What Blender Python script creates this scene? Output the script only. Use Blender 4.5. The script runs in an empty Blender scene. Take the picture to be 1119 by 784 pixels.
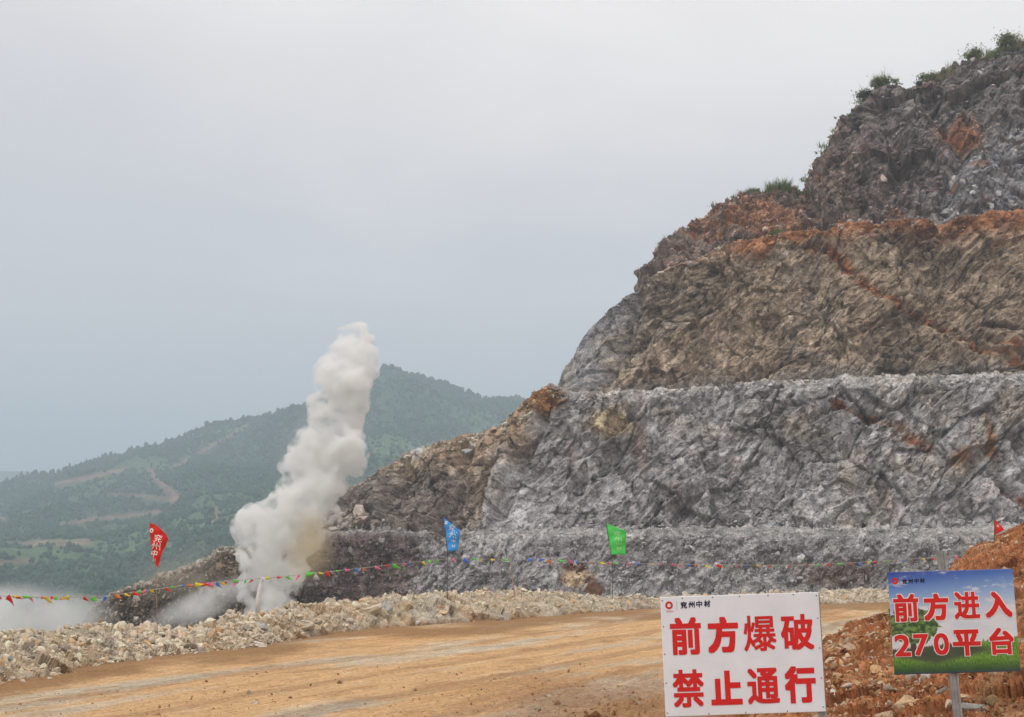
import bpy, bmesh, math, random
import numpy as np
from mathutils import Vector, Matrix
from concurrent.futures import ThreadPoolExecutor
random.seed(7)
RNG = np.random.default_rng(7)
sc = bpy.context.scene
col = sc.collection

# ------------------------------------------------------------------ camera, sky, sun, exposure
FPX, CX, CY, HOR, CAMZ = 1500.0, 559.5, 392.0, 600.0, 2.0
PITCH = math.atan((HOR - CY) / FPX)
cd = bpy.data.cameras.new("camera")
cam = bpy.data.objects.new("camera", cd); col.objects.link(cam)
cd.sensor_width = 36; cd.lens = 36 * FPX / 1119
cd.clip_start = 0.1; cd.clip_end = 30000
cam.location = (0, 0, CAMZ); cam.rotation_euler = (math.pi / 2 + PITCH, 0, 0)
sc.camera = cam

SUN_EL, SUN_AZ = math.radians(54), math.radians(222)     # azimuth clockwise from +Y: sun behind and a little to the left
w = bpy.data.worlds.new("World"); sc.world = w; w.use_nodes = True
nt = w.node_tree; nt.nodes.clear()
def N(nt, t, **k):
    n = nt.nodes.new(t)
    for a, b in k.items():
        if a == 'inp':
            for i, v in b.items(): n.inputs[i].default_value = v
        else: setattr(n, a, b)
    return n
sky = N(nt, 'ShaderNodeTexSky', sky_type='NISHITA', sun_disc=False, sun_elevation=SUN_EL, sun_rotation=SUN_AZ, air_density=1.2, dust_density=3.0)
tc = N(nt, 'ShaderNodeTexCoord')
sep = N(nt, 'ShaderNodeSeparateXYZ'); nt.links.new(tc.outputs['Generated'], sep.inputs[0])
ns = N(nt, 'ShaderNodeTexNoise', inp={'Scale': 2.2, 'Detail': 4.0, 'Roughness': 0.5, 'Distortion': 0.4})
mp = N(nt, 'ShaderNodeMapping'); mp.inputs['Scale'].default_value = (1, 1, 2.6); mp.inputs['Location'].default_value = (0.4, 0, 0.3)
nt.links.new(tc.outputs['Generated'], mp.inputs[0]); nt.links.new(mp.outputs[0], ns.inputs[0])
# height of view + cloud noise + a little brighter to the right
m1 = N(nt, 'ShaderNodeMath', operation='MULTIPLY_ADD'); m1.inputs[1].default_value = 0.62; m1.inputs[2].default_value = -0.30
nt.links.new(ns.outputs['Fac'], m1.inputs[0])
m2 = N(nt, 'ShaderNodeMath', operation='ADD'); nt.links.new(sep.outputs['Z'], m2.inputs[0]); nt.links.new(m1.outputs[0], m2.inputs[1])
m3 = N(nt, 'ShaderNodeMath', operation='MULTIPLY_ADD'); m3.inputs[1].default_value = 0.22
nt.links.new(sep.outputs['X'], m3.inputs[0]); nt.links.new(m2.outputs[0], m3.inputs[2])
cr = N(nt, 'ShaderNodeValToRGB'); e = cr.color_ramp.elements
e[0].position = 0.0; e[0].color = (0.80, 0.765, 0.775, 1)
e[1].position = 0.46; e[1].color = (1.20, 1.12, 1.07, 1)
k = cr.color_ramp.elements.new(0.20); k.color = (0.86, 0.815, 0.83, 1)
nt.links.new(m3.outputs[0], cr.inputs[0])
sc10 = N(nt, 'ShaderNodeVectorMath', operation='SCALE'); sc10.inputs['Scale'].default_value = 10.0
nt.links.new(cr.outputs[0], sc10.inputs[0])
mx = N(nt, 'ShaderNodeMix', data_type='RGBA'); mx.inputs[0].default_value = 0.92
nt.links.new(sky.outputs[0], mx.inputs[6]); nt.links.new(sc10.outputs[0], mx.inputs[7])
bg = N(nt, 'ShaderNodeBackground'); bg.inputs[1].default_value = 0.1
wo = N(nt, 'ShaderNodeOutputWorld')
nt.links.new(mx.outputs[2], bg.inputs[0]); nt.links.new(bg.outputs[0], wo.inputs[0])

sd = bpy.data.lights.new("sun", 'SUN'); sun = bpy.data.objects.new("sun", sd); col.objects.link(sun)
sd.energy = 1.5; sd.angle = math.radians(10); sd.color = (1, 0.95, 0.88)
sun.rotation_euler = (math.pi / 2 - SUN_EL, 0, math.pi - SUN_AZ)
sc.view_settings.view_transform = 'Standard'; sc.view_settings.look = 'None'
sc.view_settings.exposure = 0.0; sc.view_settings.gamma = 1.0; sc.view_settings.use_curve_mapping = False
sc.render.engine = 'CYCLES'
sc.cycles.use_denoising = True; sc.cycles.denoising_prefilter = 'ACCURATE'; sc.cycles.denoising_input_passes = 'RGB_ALBEDO_NORMAL'
sc.cycles.max_bounces = 12; sc.cycles.diffuse_bounces = 2; sc.cycles.glossy_bounces = 1; sc.cycles.transparent_max_bounces = 8
sc.cycles.volume_bounces = 12; sc.cycles.volume_step_rate = 1.0; sc.cycles.volume_max_steps = 256
sc.cycles.use_adaptive_sampling = True; sc.cycles.adaptive_threshold = 0.01

# ------------------------------------------------------------------ helpers
CP, SP = math.cos(PITCH), math.sin(PITCH)
def P(px, py, Y):
    """world point seen at photo position (px, py) at distance Y"""
    px, py, Y = np.broadcast_arrays(np.asarray(px, float), np.asarray(py, float), np.asarray(Y, float))
    cx = (px - CX) / FPX; cy = (CY - py) / FPX
    dy = CP - SP * cy; dz = SP + CP * cy
    s = Y / dy
    return np.stack([cx * s, Y, CAMZ + dz * s], -1)
def V(px, py, Y): return Vector(P(px, py, Y).tolist())
def ground_Y(py, z=0.0):
    cy = (CY - py) / FPX
    return (z - CAMZ) * (CP - SP * cy) / (SP + CP * cy)
def py_of(Y, z):
    r = (z - CAMZ) / Y                     # dz/dy
    cy = (r * CP - SP) / (CP + r * SP)
    return CY - cy * FPX
def smooth(a, b, x):
    t = np.clip((x - a) / (b - a), 0, 1); return t * t * (3 - 2 * t)
def curve(pts):
    xs = np.array([p[0] for p in pts], float); ys = np.array([p[1] for p in pts], float)
    return lambda x: np.interp(x, xs, ys)

def par(f, p, *a):
    n = len(p); k = max(1, n // 60000)
    if k == 1: return f(p, *a)
    cs = np.array_split(p, k)
    with ThreadPoolExecutor(4) as ex: r = list(ex.map(lambda c: f(c, *a), cs))
    if isinstance(r[0], tuple): return tuple(np.concatenate(q) for q in zip(*r))
    return np.concatenate(r)
U = np.uint32
def hsh(x, y, z, s):
    h = x * U(0x8da6b343) ^ y * U(0xd8163841) ^ z * U(0xcb1ab31f) ^ U((s * 2654435761) & 0xffffffff)
    h ^= h >> U(15); h *= U(0x2c1b3c6d); h ^= h >> U(12); h *= U(0x297a2d39); h ^= h >> U(15)
    return h
def _perlin(p, s):
    i = np.floor(p).astype(np.int64); f = (p - i).astype(np.float32); iu = i.astype(np.uint32)
    t = f * f * f * (f * (f * 6 - 15) + 10)
    out = 0
    for c in range(8):
        a, b, d = c & 1, c >> 1 & 1, c >> 2 & 1
        h = hsh(iu[:, 0] + U(a), iu[:, 1] + U(b), iu[:, 2] + U(d), s)
        gx = (h & U(1023)).astype(np.float32) / 511.5 - 1
        gy = (h >> U(10) & U(1023)).astype(np.float32) / 511.5 - 1
        gz = (h >> U(20) & U(1023)).astype(np.float32) / 511.5 - 1
        g = gx * (f[:, 0] - a) + gy * (f[:, 1] - b) + gz * (f[:, 2] - d)
        wgt = (t[:, 0] if a else 1 - t[:, 0]) * (t[:, 1] if b else 1 - t[:, 1]) * (t[:, 2] if d else 1 - t[:, 2])
        out = out + g * wgt
    return out * 1.3
def _fbm(p, s, o, gain, ridge):
    out = 0; a = 1.0; tot = 0
    for k in range(o):
        n = _perlin(p * (2.03 ** k) + k * 17.3, s + k)
        if ridge: n = 1 - 2 * np.abs(n)
        out = out + a * n; tot += a; a *= gain
    return out / tot
def fbm(p, s=0, o=4, gain=0.5, ridge=False): return par(_fbm, np.asarray(p, float), s, o, gain, ridge)
def _facets(p, s, tilt):
    i = np.floor(p).astype(np.int64); best = np.full(len(p), 1e9, np.float32); f = (p - i).astype(np.float32)
    iu = i.astype(np.uint32)
    val = np.zeros(len(p), np.float32); rv = np.zeros(len(p), np.float32); sec = best.copy()
    for dx in (-1, 0, 1):
        for dy in (-1, 0, 1):
            for dz in (-1, 0, 1):
                h = hsh(iu[:, 0] + U(dx & 0xffffffff), iu[:, 1] + U(dy & 0xffffffff), iu[:, 2] + U(dz & 0xffffffff), s)
                h2 = h * U(0x9e3779b1) ^ (h >> U(13))
                jx = (h & U(1023)).astype(np.float32) / 1023 + dx - f[:, 0]
                jy = (h >> U(10) & U(1023)).astype(np.float32) / 1023 + dy - f[:, 1]
                jz = (h >> U(20) & U(1023)).astype(np.float32) / 1023 + dz - f[:, 2]
                d = jx * jx + jy * jy + jz * jz
                gx = (h2 & U(1023)).astype(np.float32) / 511.5 - 1
                gy = (h2 >> U(10) & U(1023)).astype(np.float32) / 511.5 - 1
                gz = (h2 >> U(20) & U(1023)).astype(np.float32) / 511.5 - 1
                o = (h2 >> U(5) & U(255)).astype(np.float32) / 127.5 - 1
                m = d < best
                sec = np.where(m, best, np.minimum(sec, d))
                best = np.where(m, d, best)
                val = np.where(m, o * 0.6 - tilt * (gx * jx + gy * jy + gz * jz), val)
                rv = np.where(m, (h2 >> U(3) & U(255)).astype(np.float32) / 255, rv)
    return val, rv, np.sqrt(sec) - np.sqrt(best)
def facets(p, s=0, tilt=0.9): return par(_facets, np.asarray(p, float), s, tilt)

def mesh_np(name, v, f, mat=None, parent=None, colors=None, smooth_=False, uv=None):
    v = np.asarray(v, np.float32); f = np.asarray(f, np.int32)
    me = bpy.data.meshes.new(name); k = f.shape[1]
    me.vertices.add(len(v)); me.vertices.foreach_set('co', v.ravel())
    me.loops.add(f.size); me.loops.foreach_set('vertex_index', f.ravel())
    me.polygons.add(len(f)); me.polygons.foreach_set('loop_start', np.arange(len(f), dtype=np.int32) * k)
    me.polygons.foreach_set('use_smooth', np.full(len(f), smooth_, bool))
    me.update(calc_edges=True)
    if colors is not None:
        ca = me.color_attributes.new('Col', 'FLOAT_COLOR', 'POINT')
        c = np.ones((len(v), 4), np.float32); c[:, :3] = np.clip(colors, 0.004, 0.9); ca.data.foreach_set('color', c.ravel())
    if uv is not None:
        ul = me.uv_layers.new(name='uv'); ul.data.foreach_set('uv', np.asarray(uv, np.float32)[f.ravel()].ravel())
    if mat: me.materials.append(mat)
    o = bpy.data.objects.new(name, me); col.objects.link(o)
    if parent: o.parent = parent
    return o
def grid_faces(nr, nc):
    i = np.arange((nr - 1) * nc).reshape(nr - 1, nc)[:, :-1].ravel()
    return np.stack([i, i + 1, i + nc + 1, i + nc], 1)
def grid_normals(g):
    du = np.gradient(g, axis=1); dv = np.gradient(g, axis=0)
    n = np.cross(du, dv); n /= np.linalg.norm(n, axis=2, keepdims=True) + 1e-9
    return n
def py_mesh(name, vs, fs, mat, parent=None, loc=None, sm=False):
    me = bpy.data.meshes.new(name); me.from_pydata([tuple(v) for v in vs], [], fs); me.update()
    if mat: me.materials.append(mat)
    if sm: me.polygons.foreach_set('use_smooth', [True] * len(me.polygons))
    o = bpy.data.objects.new(name, me); col.objects.link(o)
    if parent: o.parent = parent
    if loc is not None: o.location = loc
    return o
def tag(o, label=None, cat=None, group=None, kind=None):
    if label: o['label'] = label
    if cat: o['category'] = cat
    if group: o['group'] = group
    if kind: o['kind'] = kind
    return o
def empty(name, loc, label=None, cat=None, group=None):
    o = bpy.data.objects.new(name, None); col.objects.link(o); o.location = loc; o.empty_display_size = 0.2
    return tag(o, label, cat, group)
def tube(pts, rads, seg=8):
    """list of points + radii -> verts, faces"""
    vs, fs = [], []
    pts = [Vector(p) for p in pts]
    for i, p in enumerate(pts):
        d = (pts[min(i + 1, len(pts) - 1)] - pts[max(i - 1, 0)]).normalized()
        a = d.cross(Vector((0.3, 1, 0.2))).normalized(); b = d.cross(a)
        r = rads[i] if hasattr(rads, '__len__') else rads
        for k in range(seg):
            t = 2 * math.pi * k / seg
            vs.append(p + a * (r * math.cos(t)) + b * (r * math.sin(t)))
        if i:
            for k in range(seg):
                q = (i - 1) * seg
                fs.append((q + k, q + (k + 1) % seg, q + seg + (k + 1) % seg, q + seg + k))
    fs.append(tuple(range(seg))[::-1]); fs.append(tuple(range(len(vs) - seg, len(vs))))
    return vs, fs

# ------------------------------------------------------------------ materials
def new_mat(name):
    m = bpy.data.materials.new(name); m.use_nodes = True
    b = m.node_tree.nodes['Principled BSDF']; b.inputs['Specular IOR Level'].default_value = 0.25
    return m, m.node_tree, b
def rock_mat(name, scale, var=0.45, bump=0.4, dist=0.05, rough=0.95, vor=True):
    m, t, b = new_mat(name); L = t.links
    at = N(t, 'ShaderNodeAttribute', attribute_name='Col')
    g = N(t, 'ShaderNodeNewGeometry')
    n1 = N(t, 'ShaderNodeTexNoise', inp={'Scale': scale, 'Detail': 6.0, 'Roughness': 0.68})
    n2 = N(t, 'ShaderNodeTexNoise', inp={'Scale': scale * 5.3, 'Detail': 4.0, 'Roughness': 0.7})
    L.new(g.outputs['Position'], n1.inputs['Vector']); L.new(g.outputs['Position'], n2.inputs['Vector'])
    a = N(t, 'ShaderNodeMath', operation='ADD'); L.new(n1.outputs['Fac'], a.inputs[0]); L.new(n2.outputs['Fac'], a.inputs[1])
    mr = N(t, 'ShaderNodeMapRange'); mr.inputs[1].default_value = 0.78; mr.inputs[2].default_value = 1.22
    mr.inputs[3].default_value = 1 - var; mr.inputs[4].default_value = 1 + var
    L.new(a.outputs[0], mr.inputs[0])
    s = N(t, 'ShaderNodeVectorMath', operation='SCALE'); L.new(at.outputs['Color'], s.inputs[0]); L.new(mr.outputs[0], s.inputs['Scale'])
    L.new(s.outputs[0], b.inputs['Base Color']); b.inputs['Roughness'].default_value = rough
    bp = N(t, 'ShaderNodeBump'); bp.inputs['Strength'].default_value = bump; bp.inputs['Distance'].default_value = dist
    L.new(a.outputs[0], bp.inputs['Height']); L.new(bp.outputs[0], b.inputs['Normal'])
    return m
def plain(name, c, rough=0.6, var=0.12, scale=8.0, metal=0.0, trans=0.0, bump=0.0):
    m, t, b = new_mat(name); L = t.links
    n = N(t, 'ShaderNodeTexNoise', inp={'Scale': scale, 'Detail': 5.0, 'Roughness': 0.6})
    tcn = N(t, 'ShaderNodeTexCoord'); L.new(tcn.outputs['Object'], n.inputs['Vector'])
    mr = N(t, 'ShaderNodeMapRange'); mr.inputs[1].default_value = 0.3; mr.inputs[2].default_value = 0.7
    mr.inputs[3].default_value = 1 - var; mr.inputs[4].default_value = 1 + var; L.new(n.outputs['Fac'], mr.inputs[0])
    s = N(t, 'ShaderNodeVectorMath', operation='SCALE'); s.inputs[0].default_value = c; L.new(mr.outputs[0], s.inputs['Scale'])
    L.new(s.outputs[0], b.inputs['Base Color'])
    b.inputs['Roughness'].default_value = rough; b.inputs['Metallic'].default_value = metal
    if bump:
        bp = N(t, 'ShaderNodeBump'); bp.inputs['Strength'].default_value = bump; bp.inputs['Distance'].default_value = 0.02
        L.new(n.outputs['Fac'], bp.inputs['Height']); L.new(bp.outputs[0], b.inputs['Normal'])
    if trans:
        out = t.nodes['Material Output']; tr = N(t, 'ShaderNodeBsdfTranslucent'); L.new(s.outputs[0], tr.inputs['Color'])
        ms = N(t, 'ShaderNodeMixShader'); ms.inputs[0].default_value = trans
        L.new(b.outputs[0], ms.inputs[1]); L.new(tr.outputs[0], ms.inputs[2]); L.new(ms.outputs[0], out.inputs['Surface'])
    return m
M_cliff = rock_mat('cliff_rock', 1.4, 0.5, 1.0, 0.3)
M_rubble = rock_mat('rubble_rock', 2.0, 0.3, 0.6, 0.1)
M_stone = rock_mat('pale_stone', 9.0, 0.28, 0.6, 0.02)
M_soil = rock_mat('loose_soil', 14.0, 0.35, 0.9, 0.02)
M_hill = rock_mat('hill_green', 0.03, 0.4, 0.0, 1.0)
M_forest = rock_mat('forest_leaves', 0.3, 0.4, 0.0, 1.0)
M_leaf = plain('leaf_green', (0.16, 0.21, 0.07), 0.7, 0.35, 1.2, trans=0.25)
M_leafd = plain('leaf_dark', (0.06, 0.095, 0.04), 0.7, 0.35, 1.2, trans=0.2)
M_straw = plain('straw_grass', (0.30, 0.26, 0.14), 0.8, 0.2, 2.0, trans=0.2)
M_wood = plain('twig_bark', (0.12, 0.085, 0.055), 0.9, 0.3, 6.0)
def ico(sub):
    bm = bmesh.new(); bmesh.ops.create_icosphere(bm, subdivisions=sub, radius=1.0)
    v = np.array([x.co[:] for x in bm.verts]); f = np.array([[q.index for q in p.verts] for p in bm.faces]); bm.free()
    return v, f
def rock_variant(sub, seed, cuts=8):
    r = np.random.default_rng(seed); v, f = ico(sub)
    for k in range(cuts):
        n = r.normal(size=3); n /= np.linalg.norm(n); d = r.uniform(0.3, 0.78)
        s = v @ n; m = s > d; v[m] -= np.outer(s[m] - d, n)
    v += r.normal(size=v.shape) * 0.025
    return v * np.array([1, r.uniform(.6, 1), r.uniform(.4, .85)]) * 1.15, f
def rand_rots(n, r):
    q = r.normal(size=(n, 4)); q /= np.linalg.norm(q, axis=1, keepdims=True); a, b, c, d = q.T
    return np.stack([np.stack([1-2*(c*c+d*d), 2*(b*c-a*d), 2*(b*d+a*c)], -1), np.stack([2*(b*c+a*d), 1-2*(b*b+d*d), 2*(c*d-a*b)], -1), np.stack([2*(b*d-a*c), 2*(c*d+a*b), 1-2*(b*b+c*c)], -1)], 1)
def scatter(name, pos, size, cols, mat, sub=2, nvar=10, seed=1, flat=None, parent=None, variants=None, upright=False):
    r = np.random.default_rng(seed); n = len(pos)
    vs, fs, cs = [], [], []; off = 0
    R = rand_rots(n, r)
    if upright:
        a = r.uniform(0, 2 * math.pi, n); c, s = np.cos(a), np.sin(a); z = np.zeros(n); o = z + 1
        R = np.stack([np.stack([c, -s, z], -1), np.stack([s, c, z], -1), np.stack([z, z, o], -1)], 1)
    pick = r.integers(0, nvar, n)
    for k in range(nvar):
        v0, f0 = variants[k] if variants else rock_variant(sub, seed * 100 + k)
        m = np.where(pick == k)[0]
        if not len(m): continue
        v = np.einsum('nij,vj->nvi', R[m], v0) * np.asarray(size)[m].reshape(len(m), 1, -1)
        if flat is not None: v[:, :, 2] *= flat
        v += pos[m][:, None, :]
        vs.append(v.reshape(-1, 3)); fs.append((f0[None] + (np.arange(len(m)) * len(v0))[:, None, None] + off).reshape(-1, 3))
        cs.append(np.repeat(cols[m], len(v0), 0)); off += len(m) * len(v0)
    return mesh_np(name, np.concatenate(vs), np.concatenate(fs), mat, parent, np.concatenate(cs))
def polydist(px, py, pts):
    d = np.full(px.shape, 1e9)
    for (x0, y0), (x1, y1) in zip(pts[:-1], pts[1:]):
        dx, dy = x1 - x0, y1 - y0; L2 = dx * dx + dy * dy + 1e-9
        t = np.clip(((px - x0) * dx + (py - y0) * dy) / L2, 0, 1)
        d = np.minimum(d, np.hypot(px - x0 - t * dx, py - y0 - t * dy))
    return d
def lerp(a, b, m): return a + (np.asarray(b) - a) * m[:, None]

# ------------------------------------------------------------------ quarry hillside
c0 = curve([(-60, 730), (20, 718), (60, 706), (90, 684), (105, 664), (128, 647), (160, 637), (190, 625), (220, 612), (245, 598), (258, 598), (300, 600), (335, 593), (345, 588), (480, 586), (600, 585), (1119, 584), (1400, 583)])
c1 = curve([(335, 593), (345, 575), (368, 543), (400, 526), (421, 512), (450, 495), (504, 477), (543, 469), (557, 457), (584, 430), (602, 421), (614, 427), (630, 431), (700, 428), (800, 421), (900, 415), (1000, 412), (1119, 410), (1400, 404)])
c2 = curve([(605, 434), (612, 424), (625, 398), (640, 366), (665, 341), (700, 309), (720, 298), (750, 282), (800, 264), (850, 254), (900, 249), (950, 243), (1000, 239), (1119, 233), (1400, 222)])
c3 = curve([(692, 315), (715, 290), (740, 267), (780, 239), (800, 219), (815, 213), (850, 218), (885, 206), (895, 184), (905, 167), (940, 127), (960, 104), (1020, 82), (1070, 64), (1119, 50), (1400, -20)])
px = np.arange(-60, 1330, 1.25)
nc = len(px)
lt = smooth(620, 360, px)                                   # recession of the left shoulder
Y0 = 114 + 5 * lt + 2.0 * np.sin(px / 90) - 4 * smooth(900, 1300, px)
Yb = Y0 - 6
YT1 = Y0 + 8 + 5 * lt; YC1 = YT1 + 5 + 3 * lt
z0 = P(px, c0(px), Y0)[:, 2]; zt1 = z0 + 0.35 - 2.2 * smooth(346, 325, px)
has1 = px > 340; has2 = px > 605; has3 = px > 692
zc1 = P(px, c1(px), YC1)[:, 2]; zc1 = np.where(has1, zc1, z0 - 5)
YT2 = YC1 + 7; zt2 = zc1 + 0.3
bump2 = smooth(700, 605, px)
YC2 = YT2 + 6 + 8 * bump2; zc2 = P(px, c2(px), YC2)[:, 2]; zc2 = np.where(has2, zc2, zt2 - 0.5)
YT3 = YC2 + 6; zt3 = zc2 + 0.3
YC3 = YT3 + 14; zc3 = P(px, c3(px), YC3)[:, 2]; zc3 = np.where(has3, zc3, zt3 - 0.5)
zb = np.full(nc, -6.5); zb = np.where(px < 345, -9.0, zb); zb = np.convolve(np.pad(zb, 10, 'edge'), np.ones(21) / 21, 'valid')
Yend = YC3 + 40
keys = [(Yb, zb), (Y0, z0), (YT1, zt1), (YC1, zc1), (YT2, zt2), (YC2, zc2), (YT3, zt3), (YC3, zc3), (YC3 + 25, zc3 - 3), (YC3 + 110, np.full(nc, -50.0))]
steps = [90, 10, 165, 10, 190, 10, 210, 12, 14]
rows, wall_id, frac = [], [], []
for k, nst in enumerate(steps):
    (Ya, za), (Yc, zc) = keys[k], keys[k + 1]
    for j in range(nst):
        t = j / nst
        # slight concave foot (scree) on the walls
        tt = t if k in (1, 3, 5, 7, 8) else t ** 1.12
        Y = Ya + (Yc - Ya) * (t if k not in (0, 2, 4, 6) else t)
        z = za + (zc - za) * tt
        rows.append(np.stack([(px - CX) / FPX * Y / CP * 1.0, Y, z], -1)); wall_id.append(k); frac.append(t)
rows.append(np.stack([(px - CX) / FPX * keys[-1][0] / CP, keys[-1][0], keys[-1][1]], -1)); wall_id.append(8); frac.append(1.0)
G = np.stack(rows)                                           # rows x cols x 3
# exact x for the pitched camera
cyv = (CY - py_of(G[..., 1], G[..., 2])) / FPX
G[..., 0] = (px[None, :] - CX) / FPX * G[..., 1] / (CP - SP * cyv)
PYg = py_of(G[..., 1], G[..., 2]); PXg = np.broadcast_to(px, PYg.shape)
nr = len(rows)
wid = np.broadcast_to(np.array(wall_id)[:, None], PYg.shape).ravel()
fr = np.broadcast_to(np.array(frac)[:, None], PYg.shape).ravel()
Nn = grid_normals(G).reshape(-1, 3)
Pw = G.reshape(-1, 3); X, Yp = PXg.ravel().astype(float), PYg.ravel()
# which wall is "alive" at this column
Xj = X + 8 * fbm(np.stack([X / 40, Yp / 40, X * 0], 1), 3, 2)
alive = np.where(wid == 0, 1.0, np.where(wid <= 2, X > 345, np.where(wid <= 4, X > 610, X > 700))).astype(float)
wall = np.isin(wid, (0, 2, 4, 6))
edge = np.minimum(smooth(0, 0.05, fr), 1.0)
amp = np.where(wall & (alive > 0), 1.0, 0.35); amp = np.where((alive < 1) & (wid >= 2), .22, amp)
# smooth amplitude across rows
amp = amp.reshape(nr, nc); kk = np.ones(9) / 9
amp = np.apply_along_axis(lambda a: np.convolve(np.pad(a, 4, 'edge'), kk, 'valid'), 0, amp).ravel()
# strata dip: stretch along (1,0,0.9)
th = math.radians(42)
ex = np.array([math.cos(th), 0.25, math.sin(th)]); ex /= np.linalg.norm(ex)
ez = np.array([-math.sin(th), 0.1, math.cos(th)]); ez -= ex * (ez @ ex); ez /= np.linalg.norm(ez); ey = np.cross(ez, ex)
warp = np.stack([fbm(Pw / 9, 11, 2), fbm(Pw / 9, 12, 2), fbm(Pw / 9, 13, 2)], 1)
Ps = Pw + warp * 1.6
Q = np.stack([Ps @ ex / 1.45, Ps @ ey, Ps @ ez * 1.1], 1)
iso = smooth(0.3, 0.7, np.where(wid >= 6, 1.0, np.where((wid <= 4) & (wid > 2), 0.0, 0.15)))
v1, r1, e1 = facets(Q / 5.5, 21)
v2, r2, e2 = facets(Q / 2.0, 22)
v3, r3, e3 = facets(Q / 0.75, 23)
v4, r4, e4 = facets(Q / 0.36, 26)
v0_, r0_, e0_ = facets(np.stack([Ps @ ex / 1.3, Ps @ ey, Ps @ ez], 1) / 7.5, 27, 1.0)
st_n = fbm(Pw / np.array([7, 9, 6]), 56, 3)
def saw(u, k=.82): u = u - np.floor(u); return np.where(u < k, u / k, (1 - u) / (1 - k)) - .5
st_a = saw((Ps @ ez) / 2.1 + .35 * fbm(Ps / 5, 57, 2)) * smooth(-.25, .2, st_n); st_b = saw((Ps @ ez) / .8 + .5 * fbm(Ps / 2.2, 58, 3)) * smooth(.2, -.2, st_n + .3 * fbm(Pw / 3, 59, 2))
b1, br1, be1 = facets(Ps / 4.2, 24)
b2, br2, be2 = facets(Ps / 1.5, 25)
big = fbm(Pw / np.array([12, 20, 22]), 31, 4, .6) + .35 * fbm(Pw / 7, 34, 3, .5, True); mid = fbm(Q / 3.0, 32, 4, 0.55); rid = fbm(Q / 1.4, 33, 4, 0.6, True)
aniso = .85 * v0_ + 0.55 * v1 + 0.44 * v2 + 0.30 * v3 + 0.14 * v4 + 0.22 * mid + 0.95 * st_a + 0.25 * st_b
blocky = 0.8 * v0_ + 0.95 * b1 + 0.62 * b2 + 0.28 * v3 + 0.12 * v4 + 0.22 * mid
d = np.where(wid >= 6, blocky, aniso)
d = np.where((wid == 0), 0.25 * v1 + 0.25 * v2 + 0.3 * v3 + 0.16 * v4 + 0.5 * mid + 0.15 * b2, d)
slope1 = ((wid == 2) & (X > 530) & (X < 640)) * smooth(500, 560, Yp) * smooth(650, 590, X)          # smooth dust chute
d = d * (1 - 0.55 * slope1)
crest = np.where(np.isin(wid, (0, 2, 4)), 1 - .6 * smooth(.90, 1, fr), np.where(np.isin(wid, (1, 3, 5)), .4 + .6 * 0, 1.0))
crest = np.where(np.isin(wid, (2, 4, 6)), crest * (1 - .5 * smooth(.06, 0, fr)), crest)
crest = crest * np.where((wid == 4) & (X < 700), .35 + .65 * smooth(605, 700, X), 1)
crest = crest * np.where((wid == 2) & (X < 600), 1 - .5 * smooth(.7, .95, fr), 1)
crk = smooth(.07, .0, e1) * smooth(-.2, .15, fbm(Pw / 8, 84, 2)) + .5 * smooth(.09, 0, e2) * smooth(0, .25, fbm(Pw / 5, 85, 2))
d = d - .25 * crk * (wid > 0)
d = (d * amp + big * 2.1 * np.where(alive > 0, 1, .3)) * crest
# ravines and overhangs
rust_lines = [([(883, 271), (910, 279), (936, 306), (958, 324), (995, 346), (1033, 362)], 5), ([(1050, 372), (1080, 390), (1119, 402)], 5), ([(1060, 365), (1119, 388)], 3),
              ([(915, 443), (960, 456), (988, 467)], 4), ([(992, 476), (1013, 490)], 6), ([(1085, 535), (1119, 560)], 4)]
for pts, wd in rust_lines: d -= .6 * smooth(wd * 1.6, 0, polydist(X, Yp, pts) + 14 * mid)
for pts in ([(600, 445), (570, 500), (545, 560)], [(505, 490), (500, 540), (480, 580)], [(440, 515), (425, 560)], [(700, 320), (660, 420)], [(880, 215), (900, 245)], [(960, 120), (985, 190), (960, 235)], [(1015, 110), (1050, 170), (1030, 235)], [(750, 275), (790, 255)]):
    d -= 1.5 * smooth(14, 1, polydist(X, Yp, pts) + 5 * mid)
low = smooth(-0.1, -0.9, z0)                                  # taper of far left ridge
D = Pw + Nn * (-d)[:, None] * -1.0
sgn = np.sign((Nn @ np.array([0, -1, 0.2])).mean())
D = Pw + Nn * (sgn * d)[:, None]
# colour
def n3(s, sc_, o=4, ridge=False, src=None): return fbm((Pw if src is None else src) / sc_, s, o, 0.55, ridge)
f_big, f_mid, f_q = n3(41, 14, 4), n3(42, 3.5, 4), n3(43, 1.8, 5, False, .5 * Q + .5 * Ps)
f_f = n3(44, 0.8, 3, False, Ps)
grey = np.array([0.50, 0.485, 0.485]); tan = np.array([0.47, 0.37, 0.275]); rust = np.array([0.40, 0.175, 0.08]); dark = np.array([0.075, 0.070, 0.070])
brown = np.array([0.30, 0.22, 0.155]); pale = np.array([0.62, 0.60, 0.59]); orange = np.array([0.40, 0.20, 0.085]); purp = np.array([0.25, 0.19, 0.175])
n = len(Pw); C = np.tile(grey, (n, 1))
w2 = (wid == 4) | (wid == 5)
m = w2 * smooth(-30, 30, X - (708 - (Yp - 300) * 0.42) + 60 * f_mid); C = lerp(lerp(C, C * np.array([.74, .76, .80]), w2 * 1.0), tan * 0.85, m)
C = lerp(C, np.array([.40, .36, .31]), w2 * smooth(.05, .3, f_big + .4 * f_mid) * .7)
m = w2 * smooth(0.05, 0.4, f_big + 0.5 * f_q) * m; C = lerp(C, tan * 1.25, m)
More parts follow.
